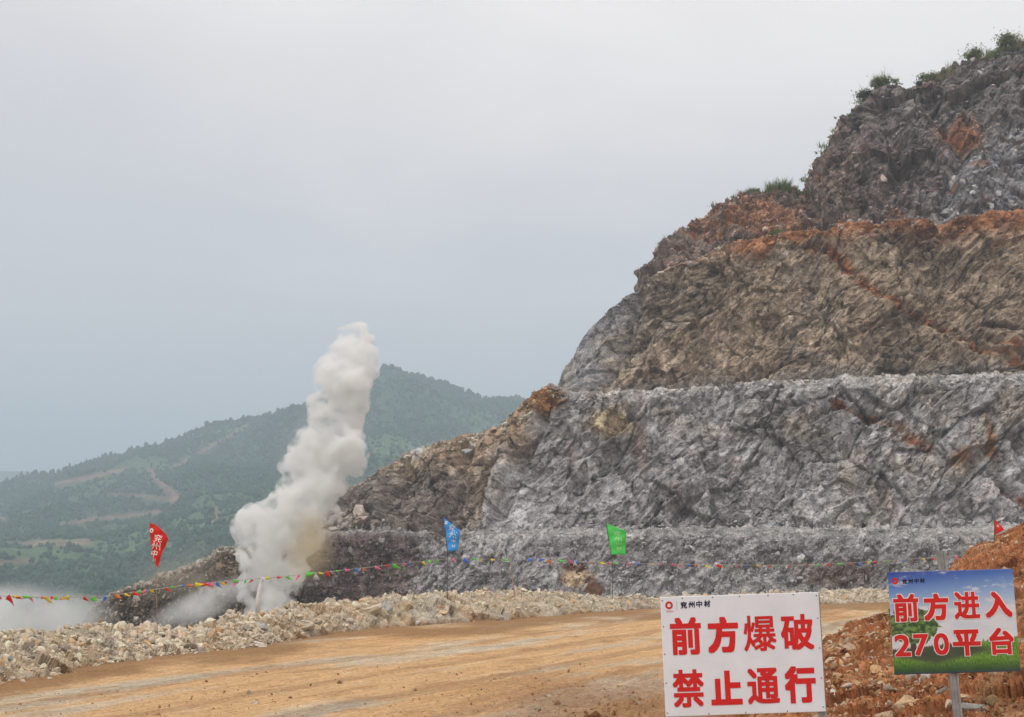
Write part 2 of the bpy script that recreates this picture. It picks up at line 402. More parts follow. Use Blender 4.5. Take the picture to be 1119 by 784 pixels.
# left shoulder of wall one
m = ((wid == 2) | (wid == 3)) * smooth(26, -40, X - (592 - (Yp - 440) * 0.42) + 60 * f_mid + 30 * f_big); C = lerp(C, brown * 1.35, m)
mL = m
m = mL * smooth(0.0, 0.3, f_mid + 0.3 * f_f); C = lerp(C, tan * 1.25, m)
m = mL * smooth(500, 525, Yp - 20 * f_mid) * smooth(540, 500, X); C = lerp(C, dark * 2.6, m * 0.7)
m = mL * smooth(385, 350, X + 8 * f_mid); C = lerp(C, rust * .8, m * .6)
# wall zero
m = (wid <= 1) * smooth(500, 430, X + 50 * f_mid + 20 * f_big); C = lerp(C, purp * 1.15, m)
m = (wid <= 1) * smooth(350, 330, X); C = lerp(C, brown * 0.55, m)
m = ((wid <= 1) | (wid >= 7) | (X < 345)) * smooth(335, 320, X) * smooth(9, 1, Yp - c0(X) + 6 * f_mid); C = lerp(C, np.array([.5, .43, .35]), m * .8)
m = (wid == 0) * smooth(20, 12, np.hypot((X - 630) * 0.8, (Yp - 634) * 1.6) + 6 * f_mid); C = lerp(C, np.array([.85, .62, .42]), m)
m = (wid == 0) * smooth(10, 6, np.hypot((X - 628) * 0.55, (Yp - 622) * 1.8) + 4 * f_mid); C = lerp(C, np.array([.24, .11, .05]), m)
m = (wid == 0) * smooth(30, 12, np.hypot((X - 915) * 0.5, (Yp - 630) * 1.6) + 8 * f_mid); C = lerp(C, np.array([.20, .12, .09]), m * .8)
m = (wid == 2) * smooth(34, 16, np.hypot((X - 630) * 0.8, (Yp - 588) * 3) + 8 * f_mid); C = lerp(C, np.array([.22, .12, .07]), m)
C = np.where(((wid >= 3) & (X < 603))[:, None], brown * 1.2, C)
# wall three
m = (wid >= 6); C = np.where(m[:, None], np.array([0.26, 0.235, 0.225]), C)
m = (wid >= 6) * smooth(-0.05, 0.25, f_big); C = lerp(C, purp * 1.05, m * .7)
m = (wid >= 6) * smooth(1000, 1080, X + 70 * f_mid + (Yp - 190) * 0.6) * smooth(130, 165, Yp + 20 * f_mid); C = lerp(C, np.array([.34, .34, .355]), m)
m = (wid >= 6) * smooth(0.16, 0.36, f_mid + 0.2 * f_big + .25 * f_f); C = lerp(C, rust * 0.8, m * .7)
m = (wid >= 6) * smooth(1000, 900, X + 60 * f_mid); C = lerp(C, np.array([.24, .165, .125]), m * .7)
m = (wid >= 6) * smooth(28, 6, np.hypot((X - 1048) * 0.7, Yp - 152) + 14 * f_mid); C = lerp(C, rust, m)
m = (wid >= 6) * smooth(38, 12, np.hypot((X - 825) * 0.45, (Yp - 245)) + 90 * f_mid + 40 * f_f); C = lerp(C, rust * .9, m * .75)
# soil band on crest two
b = Yp - c2(X)
m = np.isin(wid, (4, 5)) * smooth(760, 830, X) * smooth(24, 5, b + 16 * f_mid + 5 * f_f); C = lerp(C, rust * 1.12, m)
m = np.isin(wid, (5,)) * smooth(700, 760, X); C = lerp(C, rust * 1.3, m)
m = np.isin(wid, (4,)) * smooth(40, 10, b + 35 * f_big) * smooth(860, 960, X) * 0.7; C = lerp(C, rust * .8, m)
# pale debris near crest one
b = Yp - c1(X)
m = np.isin(wid, (2, 3)) * smooth(610, 660, X) * smooth(12, 1, b + 8 * f_mid); C = lerp(C, np.array([.55, .53, .51]), m * .9)
m = (wid == 0) * smooth(450, 500, X) * smooth(8, 0, Yp - c0(X) + 4 * f_mid); C = lerp(C, np.array([.60, .58, .56]), m * .8)
m = (wid == 1) * 1.0 * (X > 345); C = lerp(C, np.array([.55, .52, .49]), m * .8)
m = (wid == 4) * smooth(12, 2, c1(X) - Yp + 6 * f_mid); C = lerp(C, np.array([.33, .30, .27]), m * .7)
m = (wid == 2) * smooth(26, 8, np.hypot((X - 668) * 0.7, (Yp - 463) * 1.1) + 16 * f_mid); C = lerp(C, np.array([.50, .40, .27]), m)
m = (wid == 2) * smooth(15, 6, np.hypot((X - 1050) * 0.8, (Yp - 505) * .8) + 12 * f_mid); C = lerp(C, orange * .9, m)
m = (wid == 2) * smooth(7, 2, np.abs(X - 1078 - (Yp - 470) * .1) + 6 * f_mid) * smooth(445, 460, Yp) * smooth(515, 500, Yp); C = lerp(C, orange * .8, m)
m = np.isin(wid, (2, 3)) * smooth(24, 8, np.hypot((X - 597) * 0.8, (Yp - 436) * 1.1) + 12 * f_mid); C = lerp(C, orange * .8, m)
for pts, wd in rust_lines: C = lerp(C, rust * .9, smooth(wd * 1.5, wd * .5, polydist(X, Yp, pts) + 13 * f_mid + 5 * f_q) * smooth(-.25, .1, f_f + .6 * f_q + .15))
# smooth pale chute
C = lerp(C, np.array([.50, .495, .50]), slope1 * 0.8)
# warm veil patches, dark beds and calcite veins
g1 = np.isin(wid, (2,)) * (X > 600)
C = lerp(C, np.array([.50, .43, .36]), g1 * smooth(0.0, 0.35, f_big + .5 * f_mid) * .75)
C = lerp(C, np.array([.42, .29, .225]), g1 * smooth(0.12, 0.4, fbm(Pw / np.array([3.5, 6, 11]), 49, 4) + .2 * f_f) * .55)
C = lerp(C, C * 0.5, (smooth(0.0, 0.5, fbm(Pw / np.array([9, 9, 7]), 55, 4, .55)) * wall * (wid != 0)) * .8)
C = lerp(C, C * 0.42, (smooth(0.08, 0.34, n3(46, 4, 5, False, .5 * Q + .5 * Ps)) * wall * np.where(wid == 0, .5, .85)))
C = lerp(C, C * 0.38, smooth(0.10, 0.36, n3(50, 0.9, 3, False, Ps)) * wall * .7)
C = lerp(C, C * 1.5 + .03, smooth(0.1, 0.45, f_q + .3 * f_f) * wall * 0.8)
vein = n3(47, 3.2, 3, True, Pw * np.array([1, 1, .7])); C = lerp(C, pale * np.array([1, .93, .86]), smooth(0.83, 0.95, vein) * wall * (wid != 6) * smooth(-.1, .3, f_big) * .6)
vein2 = n3(48, 1.1, 3, True, Q); C = lerp(C, pale * .9, smooth(0.8, 0.95, vein2) * wall * .35)
C = lerp(C, C * 0.5, smooth(.35, .48, st_a) * wall * (wid > 0) * (wid < 6) * .6)
C = lerp(C, C * .8, (wid <= 1) * 1.0)
C *= (1 + 0.35 * (r0_ - .5) * (wid > 0) + 0.3 * (r2 - .5) + 0.5 * (r3 - .5) + 0.5 * (r4 - .5))[:, None]
C = lerp(C, C * .45, np.clip(crk, 0, 1) * wall * (wid > 0) * .7)
C *= np.where(wid == 2, 1.12, np.where((wid == 4), 1.12, np.where(wid == 0, 1.12, 1.0)))[:, None]
quarry = mesh_np('quarry_hillside', D, grid_faces(nr, nc), M_cliff, None, C)
tag(quarry, 'terraced grey and rust quarry hillside with blasted rock faces', 'hillside', kind='structure')
Dg = D.reshape(nr, nc, 3); Cg = C.reshape(nr, nc, 3)
row_of = {}
o_ = 0
for k, s_ in enumerate(steps): row_of[k] = (o_, o_ + s_); o_ += s_

# rubble on the benches and lowest slope
r = np.random.default_rng(5)
pos, siz, cc = [], [], []
def rub(n, k, f0, f1, pxa, pxb, smin, smax, colf, pw=2.6):
    a, b = row_of[k]
    ri = (a + (b - a) * r.uniform(f0, f1, n)).astype(int); ci = ((r.uniform(pxa, pxb, n) + 60) / 1.25).astype(int)
    s = smin * (1 - r.random(n)) ** (-1 / pw); s = np.minimum(s, smax)
    pos.append(Dg[ri, ci] + np.array([0, -0.1, 0]) * s[:, None]); siz.append(s)
    cc.append(colf(n, Cg[ri, ci]))
greyf = lambda n, b: np.clip(b * .5 + np.array([.19, .187, .185]) * r.uniform(.5, 1.7, (n, 1)), 0, .7)
palef = lambda n, b: np.array([.45, .40, .34]) * r.uniform(.45, 1.25, (n, 1)) * (1 + r.normal(size=(n, 3)) * .03)
mixf = lambda n, b: np.clip(b * r.uniform(.7, 2.0, (n, 1)), 0, .6)
rub(16000, 0, .1, 1, 345, 1310, .06, .42, greyf, 2.6)
rub(3200, 1, 0, 1, 345, 1310, .08, .4, greyf)
rub(2600, 2, 0, .05, 345, 1310, .10, .6, greyf)
rub(4200, 0, .1, .99, 60, 345, .08, .55, mixf)
rub(900, 0, .4, .99, 60, 345, .08, .35, palef)
rub(1100, 0, .95, 1, 100, 345, .12, .5, palef)
rub(1500, 3, 0, 1, 350, 1310, .10, .6, palef)
rub(1500, 2, .93, 1, 600, 1310, .08, .4, greyf)
rub(700, 2, .9, 1, 350, 600, .12, .7, mixf)
rub(400, 2, .0, .3, 345, 400, .2, .9, palef)
rub(700, 5, 0, 1, 700, 1310, .10, .5, palef)
rub(700, 4, .93, 1, 640, 1310, .09, .4, mixf)
rub(1600, 6, .0, .25, 700, 1310, .12, .7, mixf)
rub(2600, 6, .25, 1, 760, 1310, .12, .75, mixf)
rub(2500, 7, 0, .3, 700, 1310, .15, .8, mixf)
pos = np.concatenate(pos); siz = np.concatenate(siz); cc = np.concatenate(cc)
s3 = siz[:, None] * r.uniform(.6, 1.2, (len(siz), 3))
tag(scatter('bench_rubble', pos, s3, cc, M_rubble, sub=1, nvar=12, seed=3), 'loose broken rock lying on the quarry benches and slope', 'rubble', kind='stuff')

# ------------------------------------------------------------------ berm line, road, ground
base_py = curve([(-900, 1250), (-600, 1010), (-300, 860), (-150, 800), (0, 754), (57, 745), (114, 731), (200, 720), (280, 711), (391, 692), (500, 684), (566, 680), (720, 667), (850, 664), (970, 661), (1300, 660)])
top_py = curve([(-900, 865), (-600, 775), (-300, 712), (-150, 704), (0, 697), (57, 695), (114, 691), (200, 686), (280, 672), (340, 665), (391, 658), (480, 649), (566, 647), (610, 650), (660, 654), (720, 654), (850, 650), (970, 645), (1300, 642)])
Ybase = lambda q: ground_Y(base_py(q))
px = np.arange(-900, 1300, 1.1); nc = len(px)
Yf = Ybase(px)
k_ = np.ones(41) / 41; Yf = np.convolve(np.pad(Yf, 20, 'edge'), k_, 'valid')
F = np.stack([(px - CX) / FPX * Yf / (CP - SP * (CY - py_of(Yf, 0)) / FPX), Yf, 0 * px], -1)
depth = 2.6 - 0.9 * smooth(600, 800, px)
Yt = Yf + depth; T = P(px, top_py(px), Yt)
Bk = T + np.stack([0 * px - 1.0, 3.0 + 0 * px, -T[:, 2] - 3.0], -1)
rows = []
nb = 85
for j in range(nb):
    t = j / (nb - 1)
    if t < .12: u = t / .12; p = F + np.array([.25, -.6, 0]) * (1 - u) + np.array([0, 0, -.06]) * (1 - u); prof = 0
    elif t < .62:
        u = (t - .12) / .5; p = F + (T - F) * u; p[:, 2] = T[:, 2] * (math.sin(u * math.pi / 2) ** .9)
    elif t < .75: u = (t - .62) / .13; p = T + (Bk - T) * u * .25; p[:, 2] = T[:, 2] - .25 * u * u
    else: u = (t - .75) / .25; p = T + (Bk - T) * (.25 + .75 * u); p[:, 2] = (T[:, 2] - .25) * (1 - u) - 3.5 * u
    rows.append(p)
G = np.stack(rows); Nn = grid_normals(G).reshape(-1, 3); Pw = G.reshape(-1, 3)
if Nn[:, 2].mean() < 0: Nn = -Nn
tr = np.repeat(np.linspace(0, 1, nb), nc); X = np.tile(px, nb)
v1, r1, e1 = facets(Pw / .55, 51); v2, r2, e2 = facets(Pw / .2, 52)
fm = fbm(Pw / 1.6, 53, 4); ff = fbm(Pw / .25, 54, 3)
am = smooth(.05, .2, tr)
d = am * (.10 * v1 + .05 * v2 + .16 * fm + .03 * ff) + (1 - am) * (.03 * fm + .02 * v2)
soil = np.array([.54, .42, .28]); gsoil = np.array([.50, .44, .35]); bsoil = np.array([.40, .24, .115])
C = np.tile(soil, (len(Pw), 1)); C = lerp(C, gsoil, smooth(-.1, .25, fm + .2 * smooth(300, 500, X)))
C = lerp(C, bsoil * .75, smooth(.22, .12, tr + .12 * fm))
C *= (.75 + .5 * r2)[:, None]
Db = Pw + Nn * d[:, None]
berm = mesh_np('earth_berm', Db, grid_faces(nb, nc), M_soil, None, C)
tag(berm, 'low bank of gravelly soil bordering the dirt road', 'berm', kind='structure')
Dbg = Db.reshape(nb, nc, 3)
# stones of the berm
r = np.random.default_rng(9)
def berm_pts(n, pa, pb, ta, tb):
    ri = (r.uniform(ta, tb, n) * (nb - 1)).astype(int); ci = ((r.uniform(pa, pb, n) + 900) / 1.1).astype(int)
    return Dbg[ri, np.clip(ci, 0, nc - 1)], ci * 1.1 - 900
pp, ss, c_ = [], [], []
for (n, pa, pb, ta, tb, smin, smax) in [(7000, -890, -200, .10, .7, .010, .10), (12000, -200, 130, .10, .7, .010, .10), (12000, 130, 330, .12, .7, .011, .11), (4500, 330, 560, .2, .72, .009, .12), (4200, 560, 760, .2, .72, .010, .10), (4000, 760, 1200, .2, .75, .022, .15), (3500, -200, 1100, .0, .16, .009, .035), (1800, 300, 760, .55, .72, .022, .12)]:
    p_, x_ = berm_pts(n, pa, pb, ta, tb); s = np.minimum(smin * (1 - r.random(n)) ** (-1 / 1.9), smax)
    p_ = p_ + np.array([0, 0, .12]) * s[:, None]
    b = np.array([.72, .61, .47])[None] * r.uniform(.65, 1.15, (n, 1))
    tint = r.random(n); b = np.where((tint < .10)[:, None], b * np.array([.72, .75, .82]), b); b = np.where((tint > .90)[:, None], b * np.array([.95, .78, .6]), b)
    pp.append(p_); ss.append(s); c_.append(np.clip(b, .05, .72))
pp = np.concatenate(pp); ss = np.concatenate(ss); c_ = np.concatenate(c_)
tag(scatter('berm_stones', pp, ss[:, None] * r.uniform(.6, 1.25, (len(ss), 3)), c_, M_stone, sub=2, nvar=12, seed=4), 'pale broken limestone pieces heaped along the roadside bank', 'stones', kind='stuff')

# road sheet
px = np.arange(-900, 1640, 2.0); nc = len(px); nrw = 520
Yfar = Ybase(np.clip(px, -900, 1300)) + 1.2
tY = np.linspace(0, 1, nrw) ** 1.6
Yr = np.minimum(6.5, Yfar - 2.5)[None, :] * (1 - tY[:, None]) + Yfar[None, :] * tY[:, None]
xr = (px[None, :] - CX) / FPX * Yr / (CP - SP * (CY - py_of(Yr, 0)) / FPX)
Pw = np.stack([xr, Yr, 0 * xr], -1).reshape(-1, 3)
X = np.tile(px, nrw); pyr = py_of(Pw[:, 1], 0)
dv = np.array([.43, .90]); dv /= np.linalg.norm(dv); nv = np.array([dv[1], -dv[0]])
tt = Pw[:, :2] @ dv; s_ = Pw[:, :2] @ nv
bend = .02 * np.maximum(tt - 30, 0) ** 2 * .5
s_ = s_ - 0 * bend
wob = fbm(np.stack([s_ / 6, tt / 14, 0 * tt], 1), 61, 3)
S = s_ + wob * 1.1
st1 = fbm(np.stack([S * .9, tt * .07, 0 * tt], 1), 62, 4, .55)
st2 = .6 * fbm(np.stack([S * 4.0, tt * .22, 0 * tt + 3], 1), 63, 4, .6) + .7 * fbm(np.stack([s_ * 1.3, tt * .9, 0 * tt + 21], 1), 73, 5, .6)
st3 = fbm(np.stack([S * 14, tt * .8, 0 * tt + 7], 1), 64, 3, .6)
bl = fbm(np.stack([s_ * .5, tt * .22, 0 * tt + 9], 1), 65, 4, .55)
grn = fbm(Pw * 4.0, 66, 3)
tanr = np.array([.64, .40, .20]); greyr = np.array([.56, .465, .34]); brn = np.array([.42, .235, .10]); lightr = np.array([.80, .60, .37])
C = np.tile(tanr, (len(Pw), 1))
C = lerp(C, greyr, smooth(-.02, .22, st1 + .5 * bl))
C = lerp(C, brn, smooth(.06, .36, st2 + .3 * st1) * .65)
C = lerp(C, brn * np.array([1.25, 1.2, 1.1]), smooth(.1, .3, fbm(np.stack([S * .5, tt * .05, 0 * tt + 13], 1), 69, 3)) * .5)
C = lerp(C, lightr, smooth(.1, .4, -st2 + .2 * bl) * .6)
for o_s, wd_ in ((-9.5, .28), (-11.4, .3), (-6.2, .26), (-8.0, .26), (-13.6, .3), (-4.1, .3)):      # wheel tracks
    s0_ = nv @ np.array([.16, 37.5]) - o_s * -1 * 0 ; q_ = np.abs(S - (s0_ + 16 + o_s)); tread = smooth(wd_, wd_ * .5, q_ + .15 * st3) * smooth(-.5, 0, bl + .3)
    C = lerp(C, C * np.array([.74, .72, .72]), tread * .8)
C *= (1 + .45 * st3 + .25 * grn)[:, None]
C = lerp(C, brn * .9, smooth(.08, .32, fbm(np.stack([S * 1.6, tt * .5, 0 * tt + 3], 1), 68, 5, .6)) * .6)
dist = (pyr - base_py(np.clip(X, -900, 1300)))
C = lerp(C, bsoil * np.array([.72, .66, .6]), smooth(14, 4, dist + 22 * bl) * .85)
# clods zone by the sign
cz = smooth(70, 15, 784 - pyr + 30 * bl) * smooth(430, 640, X + 60 * bl) * smooth(1500, 1100, X)
C = lerp(C, np.array([.33, .175, .085]), cz * .75)
vR, rR, eR = facets(np.stack([Pw[:, 0], Pw[:, 1], 0 * X], 1) / .16, 67)
zz = .035 * st1 + .035 * st2 + .02 * smooth(.1, .3, fbm(np.stack([S * 2.2, tt * .12, 0 * tt + 3], 1), 70, 3)) + .006 * st3 + .012 * grn * (.3 + cz) + cz * .035 * np.maximum(vR + .3, 0)
zz += .06 * smooth(14, 3, dist) + .03 * smooth(.2, .4, bl) * vR * .3
Pw[:, 2] = zz + .01
road = mesh_np('dirt_road', Pw, grid_faces(nrw, nc), M_soil, None, C)
tag(road, 'wide orange tan dirt haul road streaked with grey wheel tracks', 'road', kind='structure')
# clods and gravel on the road
r = np.random.default_rng(12); n = 12000
qx = r.uniform(-100, 1250, n); qy = 668 + (810 - 668) * r.random(n) ** .6
keep = qy > base_py(qx) + 3; near = smooth(70, 10, 784 - qy) * smooth(450, 650, qx)
keep &= r.random(n) < (.22 + .9 * near + .5 * smooth(18, 6, qy - base_py(qx)))
qx, qy, near = qx[keep], qy[keep], near[keep]; n = len(qx)
Yq = ground_Y(qy); pg = P(qx, qy, Yq); pg[:, 2] = .015
sz = np.minimum(.007 * (1 - r.random(n)) ** (-1 / 2.2), .07) * (1 + .5 * near)
cg = np.where((r.random(n) < .75)[:, None], np.array([.36, .20, .095]), np.array([.5, .42, .3])) * r.uniform(.6, 1.2, (n, 1))
tag(scatter('road_clods', pg, sz[:, None] * r.uniform(.7, 1.3, (n, 3)), cg, M_soil, sub=1, nvar=8, seed=6), 'small reddish clods and gravel strewn on the dirt road', 'clods', kind='stuff')

# great ground sheet
def axis(a, n, p=2.4):
    t = np.linspace(-1, 1, n); return np.sign(t) * np.abs(t) ** p * a
gx = axis(9000, 260); gy = axis(9000, 260)
gX, gY = np.meshgrid(gx, gy)
fx = F[:, 0]; fy = F[:, 1]; o_ = np.argsort(fx)
yb = np.interp(gX, fx[o_], fy[o_], left=fy[o_][0], right=fy[o_][-1]) + 1.2
yb = np.where(gX < fx.min(), fy[o_][0] - (fx.min() - gX) * 2.0, yb)
bey = gY - yb
gz = -.3 - 4.2 * smooth(0, 6, bey)
gz -= 70 * smooth(0, 160, np.maximum(bey - 25, 0) * smooth(10, -60, gX + 0.08 * gY) + np.maximum(gY - 215, 0) * 1.0)
cgn = np.zeros(gX.shape + (3,)); cgn[:] = (.30, .22, .15)
far = smooth(10, 120, bey * smooth(20, -10, gX) + np.maximum(gY - 260, 0))[..., None]
cgn = cgn * (1 - far) + np.array([.055, .085, .04]) * far
Gd = np.stack([gX, gY, gz], -1).reshape(-1, 3)
tag(mesh_np('ground', Gd, grid_faces(len(gy), len(gx)), M_soil, None, cgn.reshape(-1, 3)), 'bare quarry ground falling away to the valley floor', 'ground', kind='structure')

# ------------------------------------------------------------------ mountain and far hills
ridge = curve([(-500, 600), (-200, 568), (-60, 552), (0, 538), (30, 526), (60, 523), (90, 517), (130, 506), (170, 491), (200, 481), (230, 467), (265, 460), (300, 456), (330, 446), (370, 427), (400, 410), (425, 403), (450, 412), (480, 420), (510, 432), (535, 439), (565, 438), (600, 446), (700, 470), (900, 520), (1200, 560), (1500, 600)])
px = np.arange(-500, 1500, 3.2); nc = len(px); nrm = 240
rp = ridge(px)
v = np.linspace(0, 1, nrm)[:, None]
Ym = 480 + (1550 - 480) * v ** 1.25
pym = 712 + (rp[None] - 712) * v ** 0.95
G = P(np.broadcast_to(px, pym.shape), pym, Ym)
back = G[-1:] + np.array([0, 400, -120.]); back2 = G[-1:] + np.array([0, 1200, -400.])
G = np.concatenate([G, back, back2]); nrm += 2
PYm = np.concatenate([pym, rp[None] + 20, rp[None] + 60]).ravel(); PXm = np.tile(px, nrm)
Pw = G.reshape(-1, 3); Nn = grid_normals(G).reshape(-1, 3); Nn *= np.sign(Nn[:, 2].mean())
vv = np.concatenate([v.ravel(), [1, 1]]).repeat(nc)
gl = fbm(np.stack([Pw[:, 0] / 170 + Pw[:, 1] / 900, Pw[:, 1] / 520, 0 * PXm], 1), 71, 5, .5, True)
g2 = fbm(Pw / 90, 72, 4)
taper = smooth(1.0, .86, vv)
Dm = Pw + Nn * ((gl * 34 + g2 * 12) * taper * (vv > 0) + g2 * 3)[:, None]
fg = fbm(Pw / 130, 73, 4); fh = fbm(Pw / 25, 74, 3)
C = np.tile(np.array([.040, .085, .05]), (len(Pw), 1))
C = lerp(C, np.array([.075, .135, .06]), smooth(.0, .3, fg + .2 * fh + .35 * smooth(600, 640, PYm) * smooth(320, 200, PXm)))
PYm = py_of(Dm[:, 1], Dm[:, 2]); PXm0 = PXm; PXm = CX + FPX * Dm[:, 0] / Dm[:, 1] * (CP - SP * (CY - PYm) / FPX)
tk = .55
terr = [([(164, 515), (176, 528), (199, 548)], 3.6), ([(118, 541), (146, 541), (199, 549)], 1.8), ([(68, 573), (109, 567), (182, 559)], 2.2), ([(8, 596), (50, 594), (98, 593)], 3), ([(-10, 616), (38, 613)], 2.4), ([(187, 512), (232, 487), (276, 463)], 1.5), ([(231, 571), (239, 563), (236, 556)], 1.8), ([(60, 530), (140, 512)], 2.2), ([(-20, 570), (6, 566)], 2.2)]
tm = np.zeros(len(Pw))
for pts, wd in terr: tm = np.maximum(tm, smooth(wd * 1.3 + .8, wd * .5, polydist(PXm, PYm, pts) + 2.0 * fh + 1.5 * fg))
C = lerp(C, np.array([.25, .16, .12]), tm * .85)
mount = mesh_np('mountain', Dm, grid_faces(nrm, nc), M_hill, None, C, smooth_=True)
tag(mount, 'green wooded mountain cut by reddish terraces behind the quarry', 'mountain', kind='structure')
# trees of the mountain as one mass
r = np.random.default_rng(21); n = 60000
ri = (r.random(n) ** .8 * (nrm - 4)).astype(int); ci = (r.random(n) * 420 / 1.0).astype(int) % nc
ci = np.clip(((r.uniform(-60, 640, n) + 500) / 3.2).astype(int), 0, nc - 1)
idx = ri * nc + ci; keep = (tm[idx] < .02) & (tm[np.maximum(idx + 2 * nc, 0) % len(tm)] < .3)  & ((fg[idx] < .12) | (r.random(n) < .25)); idx = idx[keep]
ridx = (nrm - 3) * nc + np.clip(((r.uniform(-60, 640, 900) + 500) / 3.2).astype(int), 0, nc - 1)
n = len(idx)
ps = Dm[idx] + r.normal(size=(n, 3)) * np.array([3, 4, 0]); s = r.uniform(.7, 1.8, n)
s3 = np.stack([s, s, s * r.uniform(.8, 1.5, n)], 1)
pr = Dm[ridx] + r.normal(size=(900, 3)) * np.array([3, 3, 0]); sr = r.uniform(1.4, 3.2, 900)
hx = curve([(-60, 1), (70, 2.1), (140, 2.0), (170, 1.), (400, .9), (640, .9)])(PXm0[ridx])
sr3 = np.stack([sr, sr, sr * r.uniform(1, 1.8, 900) * hx], 1)
clr = np.concatenate([np.array([.036, .082, .050]) * r.uniform(.8, 1.25, (n, 1)), np.array([.034, .055, .03]) * r.uniform(.6, 1.4, (900, 1))])
vs_ = []
for q in range(6):
    v0, f0 = ico(1 if q < 4 else 2); v0 = v0 * (1 + np.random.default_rng(q).normal(size=(len(v0), 1)) * .22); v0[:, 2] += .5; vs_.append((v0, f0))
forest = scatter('mountain_forest', np.concatenate([ps, pr]), np.concatenate([s3, sr3]), clr, M_forest, nvar=6, seed=8, variants=vs_, upright=True)
tag(forest, 'dense green woodland covering the mountain slopes', 'forest', kind='stuff')
# far hills
fr_ = curve([(-900, 522), (-300, 516), (0, 515), (20, 516), (45, 517), (75, 519), (110, 521), (160, 527), (300, 545), (700, 540), (1100, 520), (1500, 530), (2200, 540)])
px = np.arange(-900, 2200, 6.0); nc = len(px)
rows = []
jj = fbm(np.stack([px / 60, px * 0, px * 0], 1), 81, 4) * 3
for k in range(40):
    t = k / 39; rows.append(P(px, 640 + (fr_(px) - jj - 640) * t, 2300 + 800 * t))
rows.append(rows[-1] + np.array([0, 800, -200.]))
G = np.stack(rows)
Pw = G.reshape(-1, 3); Pw[:, 1] += 120 * fbm(Pw / 400, 82, 4)
C = np.tile(np.array([.045, .075, .04]), (len(Pw), 1)) * (1 + .5 * fbm(Pw / 200, 83, 3))[:, None]
tag(mesh_np('far_hills', Pw, grid_faces(len(rows), nc), M_hill, None, C, smooth_=True), 'low far hills fading into blue haze', 'hills', kind='structure')

# ------------------------------------------------------------------ red soil mound by the signs
cm = curve([(560, 790), (700, 768), (760, 763), (820, 745), (860, 722), (900, 698), (920, 690), (945, 679), (975, 668), (1005, 648), (1050, 612), (1075, 596), (1119, 573), (1200, 535), (1300, 505), (1450, 520), (1600, 600)])
Yc_ = curve([(560, 15.8), (700, 16.5), (900, 17.5), (1119, 20), (1600, 22)])
px = np.arange(560, 1600, 1.3); nc = len(px); nm = 330
Yc = Yc_(px); Tm = P(px, cm(px), Yc); Tm[:, 2] = np.maximum(Tm[:, 2], .01) - .25 * smooth(840, 740, px)
rows = []
for j in range(nm):
    t = j / (nm - 1)
    if t < .8:
        u = t / .8; Y = 8.2 + (Yc - 8.2) * u; z = Tm[:, 2] * (math.sin(u * math.pi / 2) ** 1.15)
    else:
        u = (t - .8) / .2; Y = Yc + 4.5 * u; z = Tm[:, 2] * math.cos(u * math.pi / 2)
    z = z - .02
    cyv = (CY - py_of(Y, z)) / FPX
    rows.append(np.stack([(px - CX) / FPX * Y / (CP - SP * cyv), Y, z], -1))
G = np.stack(rows); Nn = grid_normals(G).reshape(-1, 3); Nn *= np.sign(Nn[:, 2].mean()); Pw = G.reshape(-1, 3)
PYm_ = py_of(Pw[:, 1], Pw[:, 2]); X = np.tile(px, nm)
v1, r1, e1 = facets(Pw / .42, 91, .7); v2, r2, e2 = facets(Pw / .15, 92); v3, r3, e3 = facets(Pw / .06, 93)
fm = fbm(Pw / 1.2, 94, 4); ff = fbm(Pw / .12, 95, 3)
hh = smooth(.0, .25, Pw[:, 2])
d = hh * (.075 * v1 + .04 * v2 + .016 * v3 + .09 * fm + .012 * ff)
red = np.array([.37, .145, .06]); dk = np.array([.21, .082, .038]); yel = np.array([.50, .30, .16])
C = np.tile(red, (len(Pw), 1)); C = lerp(C, dk, smooth(0, .35, fm)); C = lerp(C, yel, smooth(0.0, .3, -fm + .3 * ff) * .6)
C = lerp(C, C * 1.35, smooth(.6, 1, r2)); C *= (.75 + .5 * r3)[:, None]
pth = smooth(9, 3, polydist(X, PYm_, [(1070, 760), (1095, 745), (1125, 735)]) + 4 * fm); C = lerp(C, np.array([.36, .19, .09]), pth)
Dm_ = Pw + Nn * d[:, None]
tag(mesh_np('soil_mound', Dm_, grid_faces(nm, nc), M_soil, None, C), 'heap of rust red soil mixed with stones at the roadside', 'soil heap', kind='structure')
Dmg = Dm_.reshape(nm, nc, 3)
r = np.random.default_rng(31)
pp, ss, c_ = [], [], []
for n, pa, pb, smin, smax, kind in [(4200, 820, 1300, .008, .06, 0), (11000, 820, 1300, .008, .045, 1), (1100, 880, 1010, .014, .075, 0), (700, 700, 900, .008, .03, 1)]:
    ri = (r.uniform(.15, .84, n) * (nm - 1)).astype(int); ci = np.clip(((r.uniform(pa, pb, n) - 560) / 1.3).astype(int), 0, nc - 1)
    s = np.minimum(smin * (1 - r.random(n)) ** (-1 / 2.0), smax)
    p_ = Dmg[ri, ci] + np.array([0, -.1, .15]) * s[:, None]
    b = (np.array([.58, .46, .33]) if kind == 0 else np.array([.33, .155, .07])) * r.uniform(.6, 1.25, (n, 1))
    tint = r.random(n)
    if kind == 0:
        b = np.where((tint < .07)[:, None], b * np.array([.8, .85, .95]) * .95, b); b = np.where((tint > .55)[:, None], b * np.array([.9, .72, .52]), b)
    pp.append(p_); ss.append(s); c_.append(np.clip(b, .03, .72))
pp = np.concatenate(pp); ss = np.concatenate(ss); c_ = np.concatenate(c_)
tag(scatter('mound_stones', pp, ss[:, None] * r.uniform(.55, 1.25, (len(ss), 3)), c_, M_stone, sub=2, nvar=12, seed=14), 'pale and rusty stones mixed through the red soil heap', 'stones', kind='stuff')

